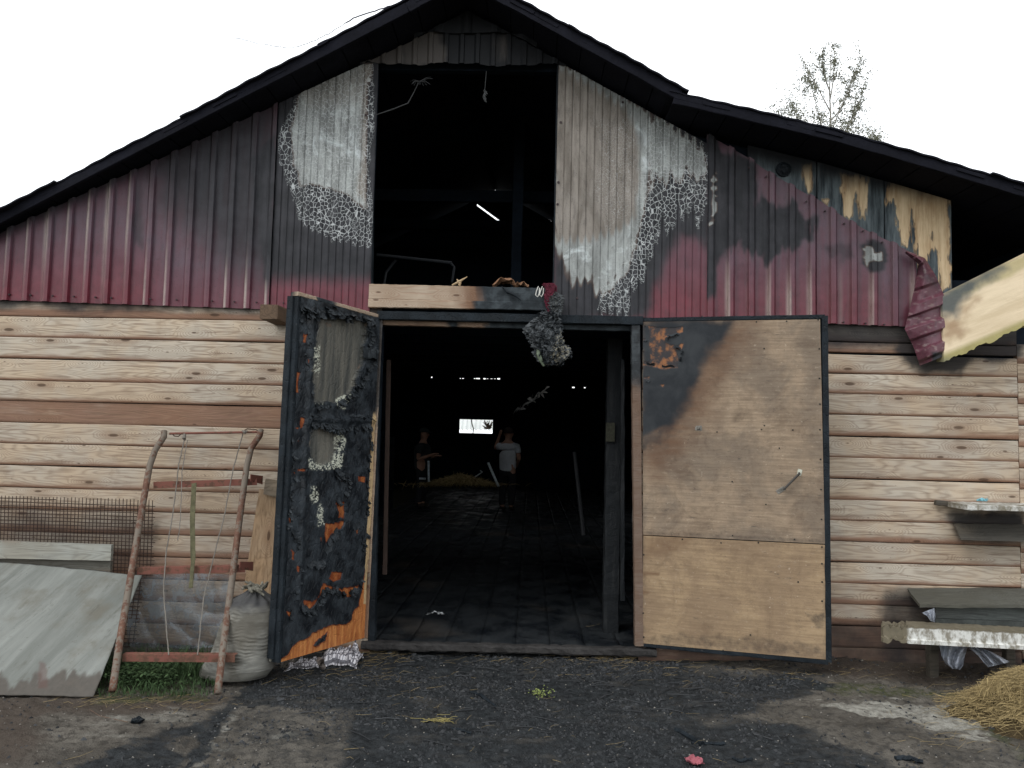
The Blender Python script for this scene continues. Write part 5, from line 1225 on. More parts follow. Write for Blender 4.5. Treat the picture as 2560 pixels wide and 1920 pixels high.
m_.beam(sp[0], sp[1], .034, .004, side=(1, 0, 0), seg=6, jit=.001); m_.beam(sp[1], sp[3], .030, .006, side=(1, .3, 0), seg=6, jit=.002); m_.beam(sp[3], sp[4], .024, .008, side=(1, 0, 0), seg=5, jit=.002)
mk('strap', m_, STRAP, FR)
# light board leaning between the frame and the burnt door
m_ = boardmesh([P(598, 1545, -.22), P(690, 1545, -.22), P(648, 1222, -.10), P(716, 1238, -.10)], (0, 1, 0), .02, 20, 60, .004, 0, 9)
mk('leaning_board', m_, TANWOODZ, label='light brown board leaning on the wall beside the burnt door', cat='board')
m_ = boardmesh([P(658, 1235, -.13), P(716, 1250, -.13), P(664, 1196, -.12), P(716, 1206, -.12)], (0, 1, 0), .02, 10, 8, .003, 0, 9)
mk('short_board', m_, wood('short_board_wood', (.21, .17, .13), (.19, .15, .10), (.09, .07, .05), 'x'), label='short brown board crossing the top of the leaning board', cat='board')
# sack
base = G(612, 1700)+Vector((0, .05, 0)); sk_ = empty('sack', base, 'full dirty white woven sack tied at the top beside the burnt door', 'sack')
def sackf(u, v):
    th = u*2*math.pi; h = .56*v
    R_ = np.interp(v, [0, .04, .15, .35, .6, .8, .90, .95, 1], [.06, .165, .20, .195, .178, .162, .13, .07, .035])
    wr = (.0+.0075*np.maximum(0, fbm(np.cos(th)*3+1, h*14+np.sin(th)*3, 33)-.38)*2.2*fbm(np.cos(th)*2+7, np.sin(th)*2+h*5, 14))*np.sin(h*2*math.pi/.021+fbm(np.cos(th)*2.6+4, np.sin(th)*2.6+h*5, 4)*22)*sst(v, .08, .2)*sst(v, .93, .8) + .018*(fbm(np.cos(th)*2+3, h*8+np.sin(th)*2, 6)-.5)
    gather = .012*np.sin(th*13)*sst(v, .80, .95)
    r = R_+wr+gather
    leanx = -.07*(1-v)**2+.03*v
    x = base.x + leanx + np.cos(th)*r*1.08 - .07*sst(v, .25, .0)*(np.cos(th) < 0)*np.abs(np.cos(th)); y = base.y + np.sin(th)*r*.82
    return np.column_stack([x, y, base.z-.01+h+.0*x])
m_ = MB(); m_.grid(sackf, 120, 170)
mk('sack_body', m_, SACK, sk_, smooth=True, attrs=dict(grime=px_attr(lambda px, py, V: np.maximum(sst(py+ (fbm(px/14, py/9, 3)-.5)*26, 1545, 1505)*.9, sst(px, 630, 690)*sst(py, 1560, 1700)*.6+sst(py, 1690, 1725)*.4))))
m_ = MB(); tp = Vector((base.x+.03, base.y, base.z+.54)); r2 = random.Random(6)
for k in range(26):
    a = r2.uniform(0, 6.28); l = r2.uniform(.03, .085); p0 = tp+Vector((math.cos(a)*.02, math.sin(a)*.02, 0)); m_.tube([p0, p0+Vector((math.cos(a)*l*.5, math.sin(a)*l*.5, .03)), p0+Vector((math.cos(a+.6)*l, math.sin(a+.6)*l, r2.uniform(-.01, .06)))], [.010, .014, .006], 6)
mk('tied_neck', m_, plain('sack_neck', (.17, .16, .13), .8, .6, 30, .8, .01), sk_)
# grass under the frame
m_ = MB(); r_ = random.Random(12)
def blade(c, h, w, mbq, lean=.5):
    a = r_.uniform(0, 6.28); d = Vector((math.cos(a), math.sin(a), 0)); s_ = Vector((-d.y, d.x, 0))*w
    p1 = c+Vector((0, 0, h*.5))+d*h*lean*.25; p2 = c+Vector((0, 0, h*.9))+d*h*lean
    mbq.add([c-s_, c+s_, p1+s_*.8, p1-s_*.8, p2], [(0, 1, 2, 3), (3, 2, 4)])
for _ in range(5200):
    px = r_.uniform(240, 545); py = r_.uniform(1652, 1742) 
    if r_.random() < abs(px-400)/240: continue
    if py > 1715 and r_.random() < .6: continue
    c = G(px, py); blade(c, r_.uniform(.02, .12)*(1.2 if py < 1700 else .5)*(.35+1.1*float(fbm(c.x*9, c.y*9, 3))), r_.uniform(.0015, .004), m_, r_.uniform(.2, .9))
for _ in range(1100):             # broad leaves
    px = r_.gauss(355, 45); py = r_.uniform(1668, 1722); c = G(px, py)+Vector((0, 0, r_.uniform(.02, .09))); a = r_.uniform(0, 6.28); d = Vector((math.cos(a), math.sin(a), r_.uniform(-.3, .5)))*.014; s_ = Vector((-math.sin(a), math.cos(a), 0))*.008
    m_.add([c-d, c+s_, c+d, c-s_], [(0, 1, 2, 3)])
tag(mk('grass', m_, GRASS, origin=(0, 0, 0)), label='green grass and weeds growing under the rusty frame', cat='grass', kind='stuff')

# ------------------------------------------------------------------ yard, right side
RG = lambda pts, n, t, seed, mat, name, label, cat, **kw: mk(name, boardmesh(pts, n, t, 60, 10, kw.pop('rough', .004), 0, seed), mat, label=label, cat=cat, **kw)
def shelf(name, f0, f1, b0, b1, t, mat, label, cat, seed=1):   # a board with a top face from front edge f to back edge b
    m_ = boardmesh([f0, f1, b0, b1], (0, 0, -1), t, 60, 8, .003, 0, seed); return mk(name, m_, mat, label=label, cat=cat)
PALEPAINT = plain('flaking_white_paint', (.42, .41, .37), .8, .35, 12, .4, .004)
def flaky():
    m = M('flaking_white_trim', .75, .3); p = m.pos(); n = m.noise(p, 20, 6, .7); vz = m.noise(m.vm('MULTIPLY', p, (22, 10, 12)), 1, 6, .7); t = m.attr('dirt')
    c = m.mix(m.ss(vz, .42, .62, 0, .9), (.60, .60, .57), (.18, .16, .12)); c = m.mix(m.ss(m.mth('ADD', t, m.mth('SUBTRACT', n, .5)), .3, .7), c, m.mix(n, (.06, .05, .035), (.22, .19, .13)))
    return m.out(c, .75, m.bump(n, .5, .006))
FLAKY = flaky()
# upper ledge board with the dark stub beside it
yb = -.02
m_ = MB(); m_.beam(P(2388, 1264, -.17), P(2640, 1270, -.17), .30, .035, side=(0, 1, 0), seg=30, jit=.002); mk('ledge_board', m_, FLAKY, label='pale flaking ledge board fixed to the plank wall at the right edge', cat='ledge', attrs=dict(dirt=.45))
m_ = MB(); m_.beam(P(2338, 1256, -.06), P(2392, 1262, -.06), .03, .035, seg=6, jit=.002); mk('dark_block', m_, DARKWOOD, label='short dark block at the left end of the pale ledge', cat='block')
m_ = MB(); c = P(2455, 1251, -.24); m_.tube([c+Vector((-.035, 0, 0)), c+Vector((0, 0, .006)), c+Vector((.035, 0, 0))], [.006, .013, .006], 8)
for k in range(8): m_.tube([c+Vector((-.03+k*.008, -.005, .004)), c+Vector((-.03+k*.008+r_.uniform(-.01, .01), -.02, r_.uniform(-.005, .02)))], .003, 4)
mk('blue_twine', m_, plain('pale_blue_twine', (.20, .45, .52), .7), label='small knot of light blue twine lying on the ledge board', cat='twine')
m_ = boardmesh([P(2404, 1350, -.20), P(2640, 1356, -.20), P(2386, 1309, -.05), P(2640, 1312, -.05)], (0, 1, 0), .02, 50, 12, .004, 0, 4)
mk('sloping_board', m_, DARKWOOD, label='dark sloping board on the wall under the pale ledge', cat='board')
TRO = empty('feed_trough', P(2450, 1640, -.3), 'low board trough with a white painted lip standing against the wall at the right', 'trough')
# trough: lid board, grey front, white lip
m_ = boardmesh([P(2300, 1512, -.42), P(2660, 1513, -.42), P(2268, 1470, -.05), P(2660, 1470, -.05)], (0, 0, -1), .02, 70, 16, .004, 0, 5)
mk('lid_board', m_, wood('mossy_grey_lid', (.105, .105, .09), (.08, .078, .062), (.04, .037, .033), 'x', knots=.3), TRO)
TR_ = wood('trough_grey', (.085, .095, .09), (.07, .075, .07), (.03, .03, .03), 'x', knots=.2)
m_ = boardmesh([P(2340, 1545, -.36), P(2660, 1556, -.36), P(2338, 1514, -.36), P(2660, 1516, -.36)], (0, 1, 0), .02, 60, 6, .003, 0, 6); mk('front_board', m_, TR_, TRO)
m_ = boardmesh([P(2340, 1580, -.38), P(2660, 1594, -.38), P(2340, 1547, -.38), P(2660, 1558, -.38)], (0, 1, 0), .02, 60, 6, .003, 0, 7); mk('front_board', m_, plain('trough_low', (.05, .055, .052), .8, .4, 6), TRO)
m_ = MB()
def lip(u, v):                   # moulded white lip: top dirt ledge, face, thin bright rim
    px0 = 2208+ (2660-2208)*u; out = np.zeros((len(u), 3))
    for i in range(len(u)):
        e = (fbm(px0[i]/14, v[i]*3, 4)-.5)*5; k = .052*(px0[i]-2208)
        if v[i] < .35: y = 1552+k+e*.8+v[i]*30; Y = -.42-.16*v[i]/.35
        elif v[i] < .85: y = 1562+k+(v[i]-.35)*70+e*.4; Y = -.58
        else: y = 1597+k+(v[i]-.85)*60; Y = -.595
        if px0[i] < 2270: y = y*.75+1580*.25+ (2270-px0[i])*.05+(float(vn(px0[i]/7, v[i]*4, 9))-.5)*16
        out[i] = P(px0[i], y, Y)
    return out
m_.sheet(lip, 130, 20, (0, 1, 0), .03)
mk('lip', m_, FLAKY, TRO, attrs=dict(dirt=px_attr(lambda px, py, V: np.maximum(sst(py-.052*(px-2208), 1575, 1560)*.9, sst(px, 2290, 2255)*.8))), smooth=False)
for px in (2330, 2520): 
    m_ = MB(); a = P(px, 1600, -.30); m_.beam((a.x, -.30, -.02), (a.x, -.30, a.z), .06, .06, side=(1, 0, 0), seg=6, jit=.002); mk('leg', m_, DARKWOOD, TRO)
# torn plastic hanging below the lip and above it
def rag(pts, name, label, seed, dy=.03, mat=None):
    c = np.array(pts, float)         # quad strip: list of (pxL,pyL,pxR,pyR)
    def f(u, v):
        s = np.linspace(0, 1, len(c)); a, b, d, e = [np.interp(v, s, c[:,k]) for k in range(4)]
        px = a*(1-u)+d*u; py = b*(1-u)+e*u; out = np.zeros((len(u), 3)); w = dy*np.sin(u*14+v*5+seed)+dy*2*(fbm(u*5, v*5, seed)-.5)
        for i in range(len(u)): out[i] = P(px[i], py[i], -.50-w[i])
        return out
    q = MB(); q.grid(f, 36, 36); return mk(name, q, mat or BAG, label=label, cat='plastic', smooth=True)
rag([(2348, 1612, 2420, 1616), (2354, 1640, 2412, 1640), (2364, 1660, 2408, 1664), (2382, 1672, 2400, 1674)], 'plastic_rag', 'crumpled plastic hanging below the white trough lip', 2)
rag([(2420, 1618, 2448, 1618), (2446, 1640, 2480, 1630), (2470, 1668, 2525, 1655)], 'plastic_rag', 'flat torn tongue of plastic under the right part of the trough lip', 5)
rag([(2304, 1532, 2336, 1520), (2318, 1540, 2338, 1535), (2326, 1552, 2338, 1556)], 'plastic_rag', 'small pale scrap of plastic tucked above the trough lip', 7, .01)
# hay pile
m_ = MB(); r_ = random.Random(21); hc = G(2530, 1800, .0)
def hay_h(X, Y):
    d = np.hypot((X-hc.x-.22)/.33, (Y-hc.y-.10)/.25); return .25*np.exp(-d**2.6) + .05*(fbm(X*8, Y*8, 4)-.5)*(d < 1.2)
for _ in range(21000):
    a = r_.uniform(0, 6.28); q = abs(r_.gauss(0, .62)); x = hc.x+.22+math.cos(a)*q*.34; y = hc.y+.10+math.sin(a)*q*.26
    if q > 1.7: continue
    h = float(hay_h(x, y)); z = max(.0, h*r_.uniform(.8, 1.06))+.003; b = r_.gauss(.5, .9); d = Vector((math.cos(b), math.sin(b)*.8, r_.uniform(-.25, .35)))*r_.uniform(.02, .07)
    c = Vector((x, y, z)); k = Vector((r_.uniform(-1, 1), r_.uniform(-1, 1), r_.uniform(0, 1)))*.012
    w = r_.uniform(.0005, .0012); m_.tube([c-d, c+k, c+d], [w, w, w*.5], 3, False)
for _ in range(90):
    x = hc.x-.08+r_.uniform(-.1, .2); y = hc.y+r_.uniform(-.05, .1); c = Vector((x, y, .12)); d = Vector((r_.uniform(-.6, .5), r_.uniform(-.3, .3), 1)).normalized()*r_.uniform(.04, .12); m_.tube([c, c+d*.6, c+d+Vector((.01, 0, -.005))], .0014, 3, False)
mk('hay_pile', m_, HAY, label='heap of yellow brown hay on the ground at the right', cat='hay', kind='stuff')
def core(u, v):
    X = hc.x-.7+1.5*u; Y = hc.y-.55+1.2*v; return np.column_stack([X, Y, hay_h(X, Y)*.93-.030])
m_ = MB(); m_.grid(core, 60, 50); mk('hay_bed', m_, plain('matted_hay', (.085, .060, .028), .95, .5, 40, .9, .02), label='matted dark core of the hay heap at the right', cat='hay', kind='stuff', smooth=True)
# ------------------------------------------------------------------ litter on the ground
m_ = MB(); r_ = random.Random(31)
def gz(x, y): return float(g_height(np.array([x]), np.array([y]))[0])
def gzv(a): X = np.array([p[0] for p in a]); Y = np.array([p[1] for p in a]); return g_height(X, Y)
N_ = 60000; pts = []
SOq = [(G(a, b).x, G(a, b).y) for a, b in [(500, 1930), (560, 1770), (640, 1690), (720, 1640), (960, 1612), (1600, 1618), (1730, 1665), (2000, 1690), (1990, 1730), (1850, 1790), (2300, 1930)]]
while len(pts) < N_: pts.append((r_.uniform(-3.2, 3.4), -abs(r_.gauss(0, .95)) if r_.random() < .55 else r_.uniform(-2.4, -.02)))
arr = np.array(pts); ins = inside(arr[:,0], arr[:,1], SOq); dens = sst(ins, -.15, .25)*.9+.10; cl = fbm(arr[:,0]*4, arr[:,1]*5, 8); keep = (np.random.RandomState(4).rand(N_) < dens*sst(cl, .32, .62)); arr = arr[keep]; zs = g_height(arr[:,0], arr[:,1])
for (x, y), z in zip(arr, zs):
    s = r_.choice([.003, .004, .005, .006, .008, .010])*r_.uniform(.6, 1.3); a = r_.uniform(0, 3.14); dx, dy = math.cos(a)*s*1.5, math.sin(a)*s*1.5; ex, ey = -math.sin(a)*s*.7, math.cos(a)*s*.7; h = s*r_.uniform(.5, 1.3)
    m_.add([(x-dx, y-dy, z-.002), (x+ex, y+ey, z-.002), (x+dx, y+dy, z-.002), (x-ex, y-ey, z-.002), (x+dx*.2, y+dy*.2, z+h), (x-dx*.4, y-dy*.4, z+h*.8)], [(0, 3, 5), (3, 4, 5), (3, 2, 4), (2, 1, 4), (1, 0, 5), (1, 5, 4)])
for _ in range(520):              # bigger chunks and thin burnt twigs
    x, y = r_.uniform(-2.2, 2.3), -abs(r_.gauss(0, .9))-.05
    if inside(np.array([x]), np.array([y]), SOq)[0] < -.05 or y < -2.3: continue
    z = gz(x, y); a = r_.gauss(0, .7)
    if r_.random() < .45:
        s = r_.uniform(.010, .022); m_.beam((x-s*math.cos(a), y-s*math.sin(a), z+s*.2), (x+s*math.cos(a), y+s*math.sin(a), z+s*.35), s*r_.uniform(.7, 1.2), s*r_.uniform(.4, .9), seg=2, jit=s*.12, ch=s*.2)
    else:
        L_ = r_.uniform(.02, .09); m_.tube([(x-L_*math.cos(a), y-L_*math.sin(a), z+.004), (x, y+r_.uniform(-.01, .01), z+r_.uniform(.004, .016)), (x+L_*math.cos(a), y+L_*math.sin(a), z+.005)], r_.uniform(.0015, .004), 4)
tag(mk('char_litter', m_, CHIP, origin=(0, 0, 0)), label='scattered charcoal crumbs on the ground before the doors', cat='charcoal', kind='stuff')
m_ = MB()
for _ in range(1500):
    x, y = r_.uniform(-3.2, 3.4), r_.uniform(-2.4, -.05); z = gz(x, y); s = r_.uniform(.002, .006)*(1.5 if r_.random() < .06 else 1)
    m_.add([(x-s, y, z), (x, y-s, z), (x+s, y, z), (x, y+s, z), (x, y, z+s)], [(0, 1, 4), (1, 2, 4), (2, 3, 4), (3, 0, 4)])
tag(mk('small_stones', m_, PEB, origin=(0, 0, 0)), label='small pale stones and ash specks on the ground', cat='stones', kind='stuff')
m_ = MB()
def straw(px, py, L_, w=.0013, ang=None, lift=.004):
    c = G(px, py); a = r_.gauss(0, .6) if ang is None else ang; d = Vector((math.cos(a), math.sin(a), 0))*L_/2; z = gz(c.x, c.y)+lift
    m_.tube([Vector((c.x, c.y, z))-d, Vector((c.x, c.y, z+r_.uniform(.0, .012)))+Vector((r_.uniform(-.01, .01), r_.uniform(-.01, .01), 0)), Vector((c.x, c.y, z+r_.uniform(-.002, .02)))+d], [w, w, w*.6], 4, False)
for (px, py, sx_, sy_, n_) in [(860, 1660, 90, 26, 120), (930, 1622, 45, 18, 320), (1000, 1700, 120, 40, 40), (1250, 1640, 150, 14, 70), (1540, 1638, 50, 10, 340), (1450, 1660, 160, 20, 60), (1700, 1660, 60, 14, 60), (1870, 1680, 140, 22, 90), (2150, 1690, 130, 20, 70), (2390, 1760, 60, 30, 160), (420, 1750, 110, 10, 110), (250, 1748, 60, 8, 50), (1100, 1790, 150, 40, 40), (780, 1690, 100, 20, 40), (2420, 1830, 80, 30, 60), (1300, 1850, 500, 60, 40), (1180, 1585, 300, 30, 60)]:
    for _ in range(int(n_*.62)):
        px_, py_ = r_.gauss(px, sx_), r_.gauss(py, sy_)
        if 1600 > py_ > 1500 and 950 < px_ < 1580 or py_ > 1612: straw(px_, py_, r_.uniform(.02, .12), r_.uniform(.0005, .0012))
tag(mk('loose_straw', m_, STRAW, origin=(0, 0, 0)), label='loose straw strewn over the threshold and ground', cat='straw', kind='stuff')
m_ = MB()
for _ in range(30): straw(r_.gauss(1095, 22), r_.gauss(1795, 4), r_.uniform(.03, .10), .0011, r_.gauss(-.35, .3))
mk('straw_wisp', m_, plain('yellow_straw', (.30, .25, .09), .7), label='small wisp of yellow straw on the black ground before the doors', cat='straw', kind='stuff')
m_ = MB()
for _ in range(150):
    px, py = r_.gauss(1352, 12), r_.gauss(1728, 5); c = G(px, py); z = gz(c.x, c.y)+r_.uniform(0, .03); c = Vector((c.x, c.y, z)); a = r_.uniform(0, 6.28); d = Vector((math.cos(a), math.sin(a), .4))*.006; e = Vector((-math.sin(a), math.cos(a), 0))*.004
    m_.add([c-d, c+e, c+d, c-e], [(0, 1, 2, 3)])
mk('green_sprig', m_, plain('yellow_green_leaf', (.22, .26, .08), .7), label='tiny yellow green sprig on the ground in front of the threshold', cat='plant', kind='stuff')
def log(name, pts, r, mat, label, cat='charred stick'):
    pp = []
    for px, py in pts: c = G(px, py); pp.append(Vector((c.x, c.y, gz(c.x, c.y)+r*.6)))
    fine = []
    for a, b in zip(pp, pp[1:]): fine += [a.lerp(b, k/6)+Vector((r_.uniform(-1, 1), r_.uniform(-1, 1), r_.uniform(-.5, 1)))*r*.3 for k in range(6)]
    fine.append(pp[-1]); q = MB(); q.tube(fine, [r*r_.uniform(.6, 1.15) for _ in fine], 7); return mk(name, q, mat, label=label, cat=cat)
log('charred_stick', [(1690, 1828), (1725, 1848), (1755, 1868)], .014, CHAR, 'thick charred stick slanting on the ground above the pink scrap')
log('charred_stick', [(1728, 1862), (1780, 1866), (1812, 1864)], .009, CHAR, 'thinner charred stick crossing the end of the thick one')
log('charred_stick', [(2238, 1890), (2270, 1888), (2308, 1898)], .014, CHAR, 'charred stick alone on the ground at the lower right')
log('charred_stick', [(2140, 1906), (2180, 1918), (2200, 1922)], .008, CHAR, 'thin charred stick at the bottom edge left of the lone thick one')
log('charred_stick', [(1130, 1818), (1150, 1822), (1178, 1826)], .008, CHAR, 'small charred stick below the yellow straw wisp')
log('charred_stick', [(1175, 1727), (1200, 1732), (1240, 1760)], .010, CHAR, 'charred stick lying in the middle of the black ground')
log('charred_stick', [(1830, 1895), (1850, 1900), (1880, 1896)], .009, CHAR, 'charred stick on the ground right of the pink scrap')
log('charcoal_lump', [(331, 1799), (343, 1797), (354, 1799)], .018, CHAR, 'single lump of charcoal on the pale slab at the left', 'charcoal')
log('thin_twig', [(225, 1768), (250, 1785), (300, 1793), (320, 1797)], .0022, BROWNZ, 'thin forked twig on the ground left of the charcoal lump', 'twig')
m_ = MB(); c0 = G(1735, 1905)
def pk(u, v):
    X = c0.x+(u-.5)*.085; Y = c0.y+(v-.5)*.075; return np.column_stack([X+.01*(fbm(v*5, u*3, 3)-.5), Y, g_height(X, Y)+.012+.05*np.abs(fbm(u*4, v*4, 6)-.4)])
m_.sheet(pk, 16, 16, (0, 0, -1), .001); mk('pink_scrap', m_, plain('pink_paper', (.30, .09, .11), .7, .3, 60), label='crumpled pink scrap on the ground at the bottom edge', cat='scrap')
m_ = MB(); c0 = G(1092, 1534, .06)
for k in range(14): a = r_.uniform(0, 6.28); c = Vector((c0.x+r_.uniform(-.07, .07), c0.y+r_.uniform(-.05, .05), .062)); d = Vector((math.cos(a), math.sin(a), .1))*.02; e = Vector((-math.sin(a), math.cos(a), .2))*.012; m_.add([c-d, c+e, c+d, c-e+Vector((0, 0, .012))], [(0, 1, 2, 3)])
mk('white_scrap', m_, plain('white_film_scrap', (.6, .62, .62), .4), label='small torn white scrap on the sooty floor inside the threshold', cat='scrap')
# checked cloth at the foot of the burnt door
def cloth_mat():
    m = M('checked_cloth', .9, .15); cu, cv = m.attr('cu'), m.attr('cv'); n = m.noise(m.pos(), 30, 5, .7)
    a = m.ss(m.mth('SINE', m.mth('MULTIPLY', cu, 130)), .35, .6); b = m.ss(m.mth('SINE', m.mth('MULTIPLY', cv, 60)), .45, .7)
    c = m.mix(m.mth('MAXIMUM', m.mth('MULTIPLY', a, .75), m.mth('MULTIPLY', b, .8)), (.62, .60, .62), (.035, .035, .05)); c = m.mix(m.ss(n, .50, .62, 0, .85), c, (.05, .045, .045))
    return m.out(c, .9, m.bump(n, .4, .004))
CL = cloth_mat()
def rumple(name, path, wid, hgt, label, seed, parent=None):
    gp = [G(*q) for q in path]; pa = np.array([(p.x, p.y) for p in gp])
    def f(u, v):
        t = u*(len(gp)-1); i = np.clip(t.astype(int), 0, len(gp)-2); fr = t-i; c = pa[i]*(1-fr)[:,None]+pa[i+1]*fr[:,None]
        n1 = fbm(u*7, v*3, seed); n2 = fbm(u*16, v*6, seed+2); Y = c[:,1]+(v-.5)*wid*(1+.4*(n1-.5)); X = c[:,0]+(n2-.5)*.05
        Zq = g_height(X, Y)+.008+hgt*np.sin(np.clip(v, 0, 1)*math.pi)**.6*(.35+1.1*n1)*np.sin(np.clip(u, .03, .97)*math.pi)**.35 + .012*np.sin(u*17+v*9+seed)*np.sin(v*math.pi) + .05*(n2-.5)*np.sin(v*math.pi)
        return np.column_stack([X, Y, Zq])
    q = MB(); q.grid(f, 110, 36); uv = np.meshgrid(np.linspace(0, 1, 111), np.linspace(0, 1, 37))
    return mk(name, q, CL, parent, attrs=dict(cu=lambda V: uv[0].ravel(), cv=lambda V: uv[1].ravel()*.9), smooth=True, **({} if parent else dict(label=label, cat='cloth')))
rumple('checked_cloth', [(722, 1668), (750, 1664), (785, 1662), (810, 1655)], .13, .05, 'flatter left piece of dirty checked cloth at the foot of the burnt door', 3)
rumple('checked_cloth', [(812, 1650), (850, 1648), (880, 1650), (900, 1655)], .20, .12, 'taller crumpled checked cloth at the foot of the burnt door, nearer the threshold', 8)
m_ = MB(); m_.tube([G(798, 1650, .05), G(802, 1655, .10), G(808, 1668, .02)], [.02, .024, .018], 8); mk('dirty_roll', m_, plain('dirty_glove', (.20, .17, .15), .9, .5, 40, .6, .008), label='dirty grey roll lying between the two checked cloths', cat='rag')
# ------------------------------------------------------------------ tree and cable against the sky
r_ = random.Random(17); YT = 26.0
TREE = empty('birch_tree', (P(2095, 700, YT).x, YT, 0), 'thin birch top rising behind the right-hand roof', 'tree')
def tp_(px, py, dy=0): return P(px, py, YT+dy)
b0 = tp_(2110, 1000); b0.z = 0
m_ = MB(); trunk = [b0, tp_(2092, 520), tp_(2078, 330), tp_(2074, 230), tp_(2076, 160), tp_(2078, 120)]; m_.tube(trunk, [.12, .07, .04, .028, .016, .006], 8); ends = []
def bez(a, b, c, n=7): return [a*(1-t)**2+b*2*t*(1-t)+c*t*t for t in [k/n for k in range(n+1)]]
br = [((2084, 420), (2050, 300), (2022, 190)), ((2082, 400), (2130, 320), (2140, 240)), ((2078, 330), (2110, 250), (2150, 150)), ((2076, 280), (2040, 210), (2010, 160)), ((2086, 450), (2010, 400), (1975, 330)), ((2088, 460), (2130, 400), (2170, 350)), ((2080, 380), (2010, 330), (1980, 260)), ((2086, 480), (2140, 430), (2190, 350)), ((2075, 250), (2090, 180), (2085, 110)), ((2075, 230), (2050, 170), (2060, 120)), ((2084, 430), (1990, 390), (1940, 280)), ((2078, 300), (2120, 260), (2155, 145)), ((2082, 390), (2160, 360), (2200, 340)), ((2080, 360), (2150, 300), (2160, 210))]
twigs = []
for a, b, c in br:
    q = bez(tp_(*a), tp_(*b, r_.uniform(-1, 1)), tp_(*c, r_.uniform(-1.5, 1.5)), 8); m_.tube(q, [.028*(1-k/9)+.004 for k in range(9)], 5)
    for _ in range(9):
        k = r_.randint(2, 8); s_ = q[k]; e = s_+Vector((r_.uniform(-1, 1)*.55, r_.uniform(-.5, .5), r_.uniform(-.2, .7))); m_.tube([s_, s_.lerp(e, .5)+Vector((0, 0, .06)), e], [.010, .007, .003], 4); twigs.append((s_, e))
    for k in range(3, 8): twigs.append((q[k], q[k+1]))
mk('trunk', m_, BARK, TREE)
m_ = MB()
for s_, e in twigs:
    for _ in range(r_.randint(14, 50)):
        c = s_.lerp(e, r_.random())+Vector((r_.gauss(0, .07), r_.gauss(0, .07), r_.gauss(0, .07)-.02)); l = r_.uniform(.022, .050); a = Vector((r_.uniform(-1, 1), r_.uniform(-1, 1), r_.uniform(-1, .4))).normalized()*l; b = a.cross(Vector((r_.random(), r_.random(), r_.random()))).normalized()*l*.6
        m_.add([c-a, c+b, c+a, c-b], [(0, 1, 2, 3)])
for cx, cy, s, n_ in ((1960, 275, 24, 320), (1995, 290, 26, 380), (2150, 330, 24, 420), (2190, 345, 14, 160), (2110, 320, 26, 380), (2060, 300, 30, 420), (2165, 225, 8, 10), (2020, 170, 16, 120), (2100, 180, 30, 160), (2130, 230, 20, 120), (1990, 230, 20, 160), (2050, 230, 30, 260), (2070, 150, 24, 130), (2140, 280, 22, 160), (2030, 330, 40, 200)):
    for _ in range(n_):
        c = tp_(r_.gauss(cx, s), r_.gauss(cy, s*.6), r_.uniform(-.8, .8)); l = r_.uniform(.022, .050); a = Vector((r_.uniform(-1, 1), r_.uniform(-1, 1), r_.uniform(-1, .4))).normalized()*l; b = a.cross(Vector((r_.random(), r_.random(), r_.random()))).normalized()*l*.6
        m_.add([c-a, c+b, c+a, c-b], [(0, 1, 2, 3)])
mk('crown', m_, LEAF, TREE)
# service cable running off to the left from the ridge
m_ = MB(); cp = [(-60, 232), (120, 176), (290, 150), (420, 127), (500, 117), (560, 105), (600, 95), (635, 107), (690, 116), (735, 119), (790, 100), (830, 80), (868, 54), (905, 36), (960, 20), (1010, 6)]
pp = [P(x, y, 1.2-(.0 if x > 800 else (800-x)*.004*-1)) for x, y in cp]; fine = []
for a, b in zip(pp, pp[1:]): fine += [a.lerp(b, k/5)+Vector((0, 0, r_.uniform(-.006, .006))) for k in range(5)]
m_.tube(fine+[pp[-1]], [.0012 if p.x < -3.2 else (.0030 if p.x < -1.8 else .006) for p in fine]+[.006], 6)
mk('overhead_cable', m_, plain('cable', (.10, .10, .12), .7), label='thin sagging cable against the sky above the left roof slope', cat='cable')
# ------------------------------------------------------------------ inside the barn
# rear wall with a window and rows of small gaps under the boards
YB = DEPTH
def hb(px0, py0, px1, py1):
    a, b = P(px0, py0, YB), P(px1, py1, YB); return (min(a.x, b.x), max(a.x, b.x), min(a.z, b.z), max(a.z, b.z))
zo = lambda a, b, c, d: hb(900+a/2.989, 760+b/2.989, 900+c/2.989, 760+d/2.989)
RH = [hb(1149, 1048, 1231, 1084)]
for q in [(566,412,578,430),(655,420,668,434),(755,428,772,438),(936,434,944,442),(1003,424,1023,444),(1098,430,1116,448),(1120,440,1126,448),(1140,432,1152,438),(1184,432,1196,450),(1214,436,1250,442),(1256,438,1270,446),(1262,440,1286,454),
          (530,542,540,552),(745,553,754,558),(762,553,776,558),(850,554,864,559),(868,552,896,561),(922,553,938,563),(946,556,958,560),(975,556,990,560),(1002,556,1014,560),(1026,553,1046,564),
          (1586,618,1604,628),(1674,621,1686,629)]: RH.append(zo(*q))
RH = [h for h in RH]
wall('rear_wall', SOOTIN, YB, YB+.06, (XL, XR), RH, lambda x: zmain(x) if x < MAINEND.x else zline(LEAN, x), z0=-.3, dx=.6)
# side walls; their unseen openings are added to light the far end
for sx, nm in ((XL+.3, 1), (XR-.3, -1)):
    m_ = MB()
    h = ztop(sx)-.02
    for y0, y1, z0, z1 in ((.1, 7.4, -.3, h), (7.4, 9.4, -.3, .8), (7.4, 9.4, 1.4, h), (9.4, YB, -.3, h)):
        if z1 > z0: m_.box((sx-.05, y0, z0), (sx+.05, y1, z1))
    mk('side_wall', m_, SOOTIN, BARN)
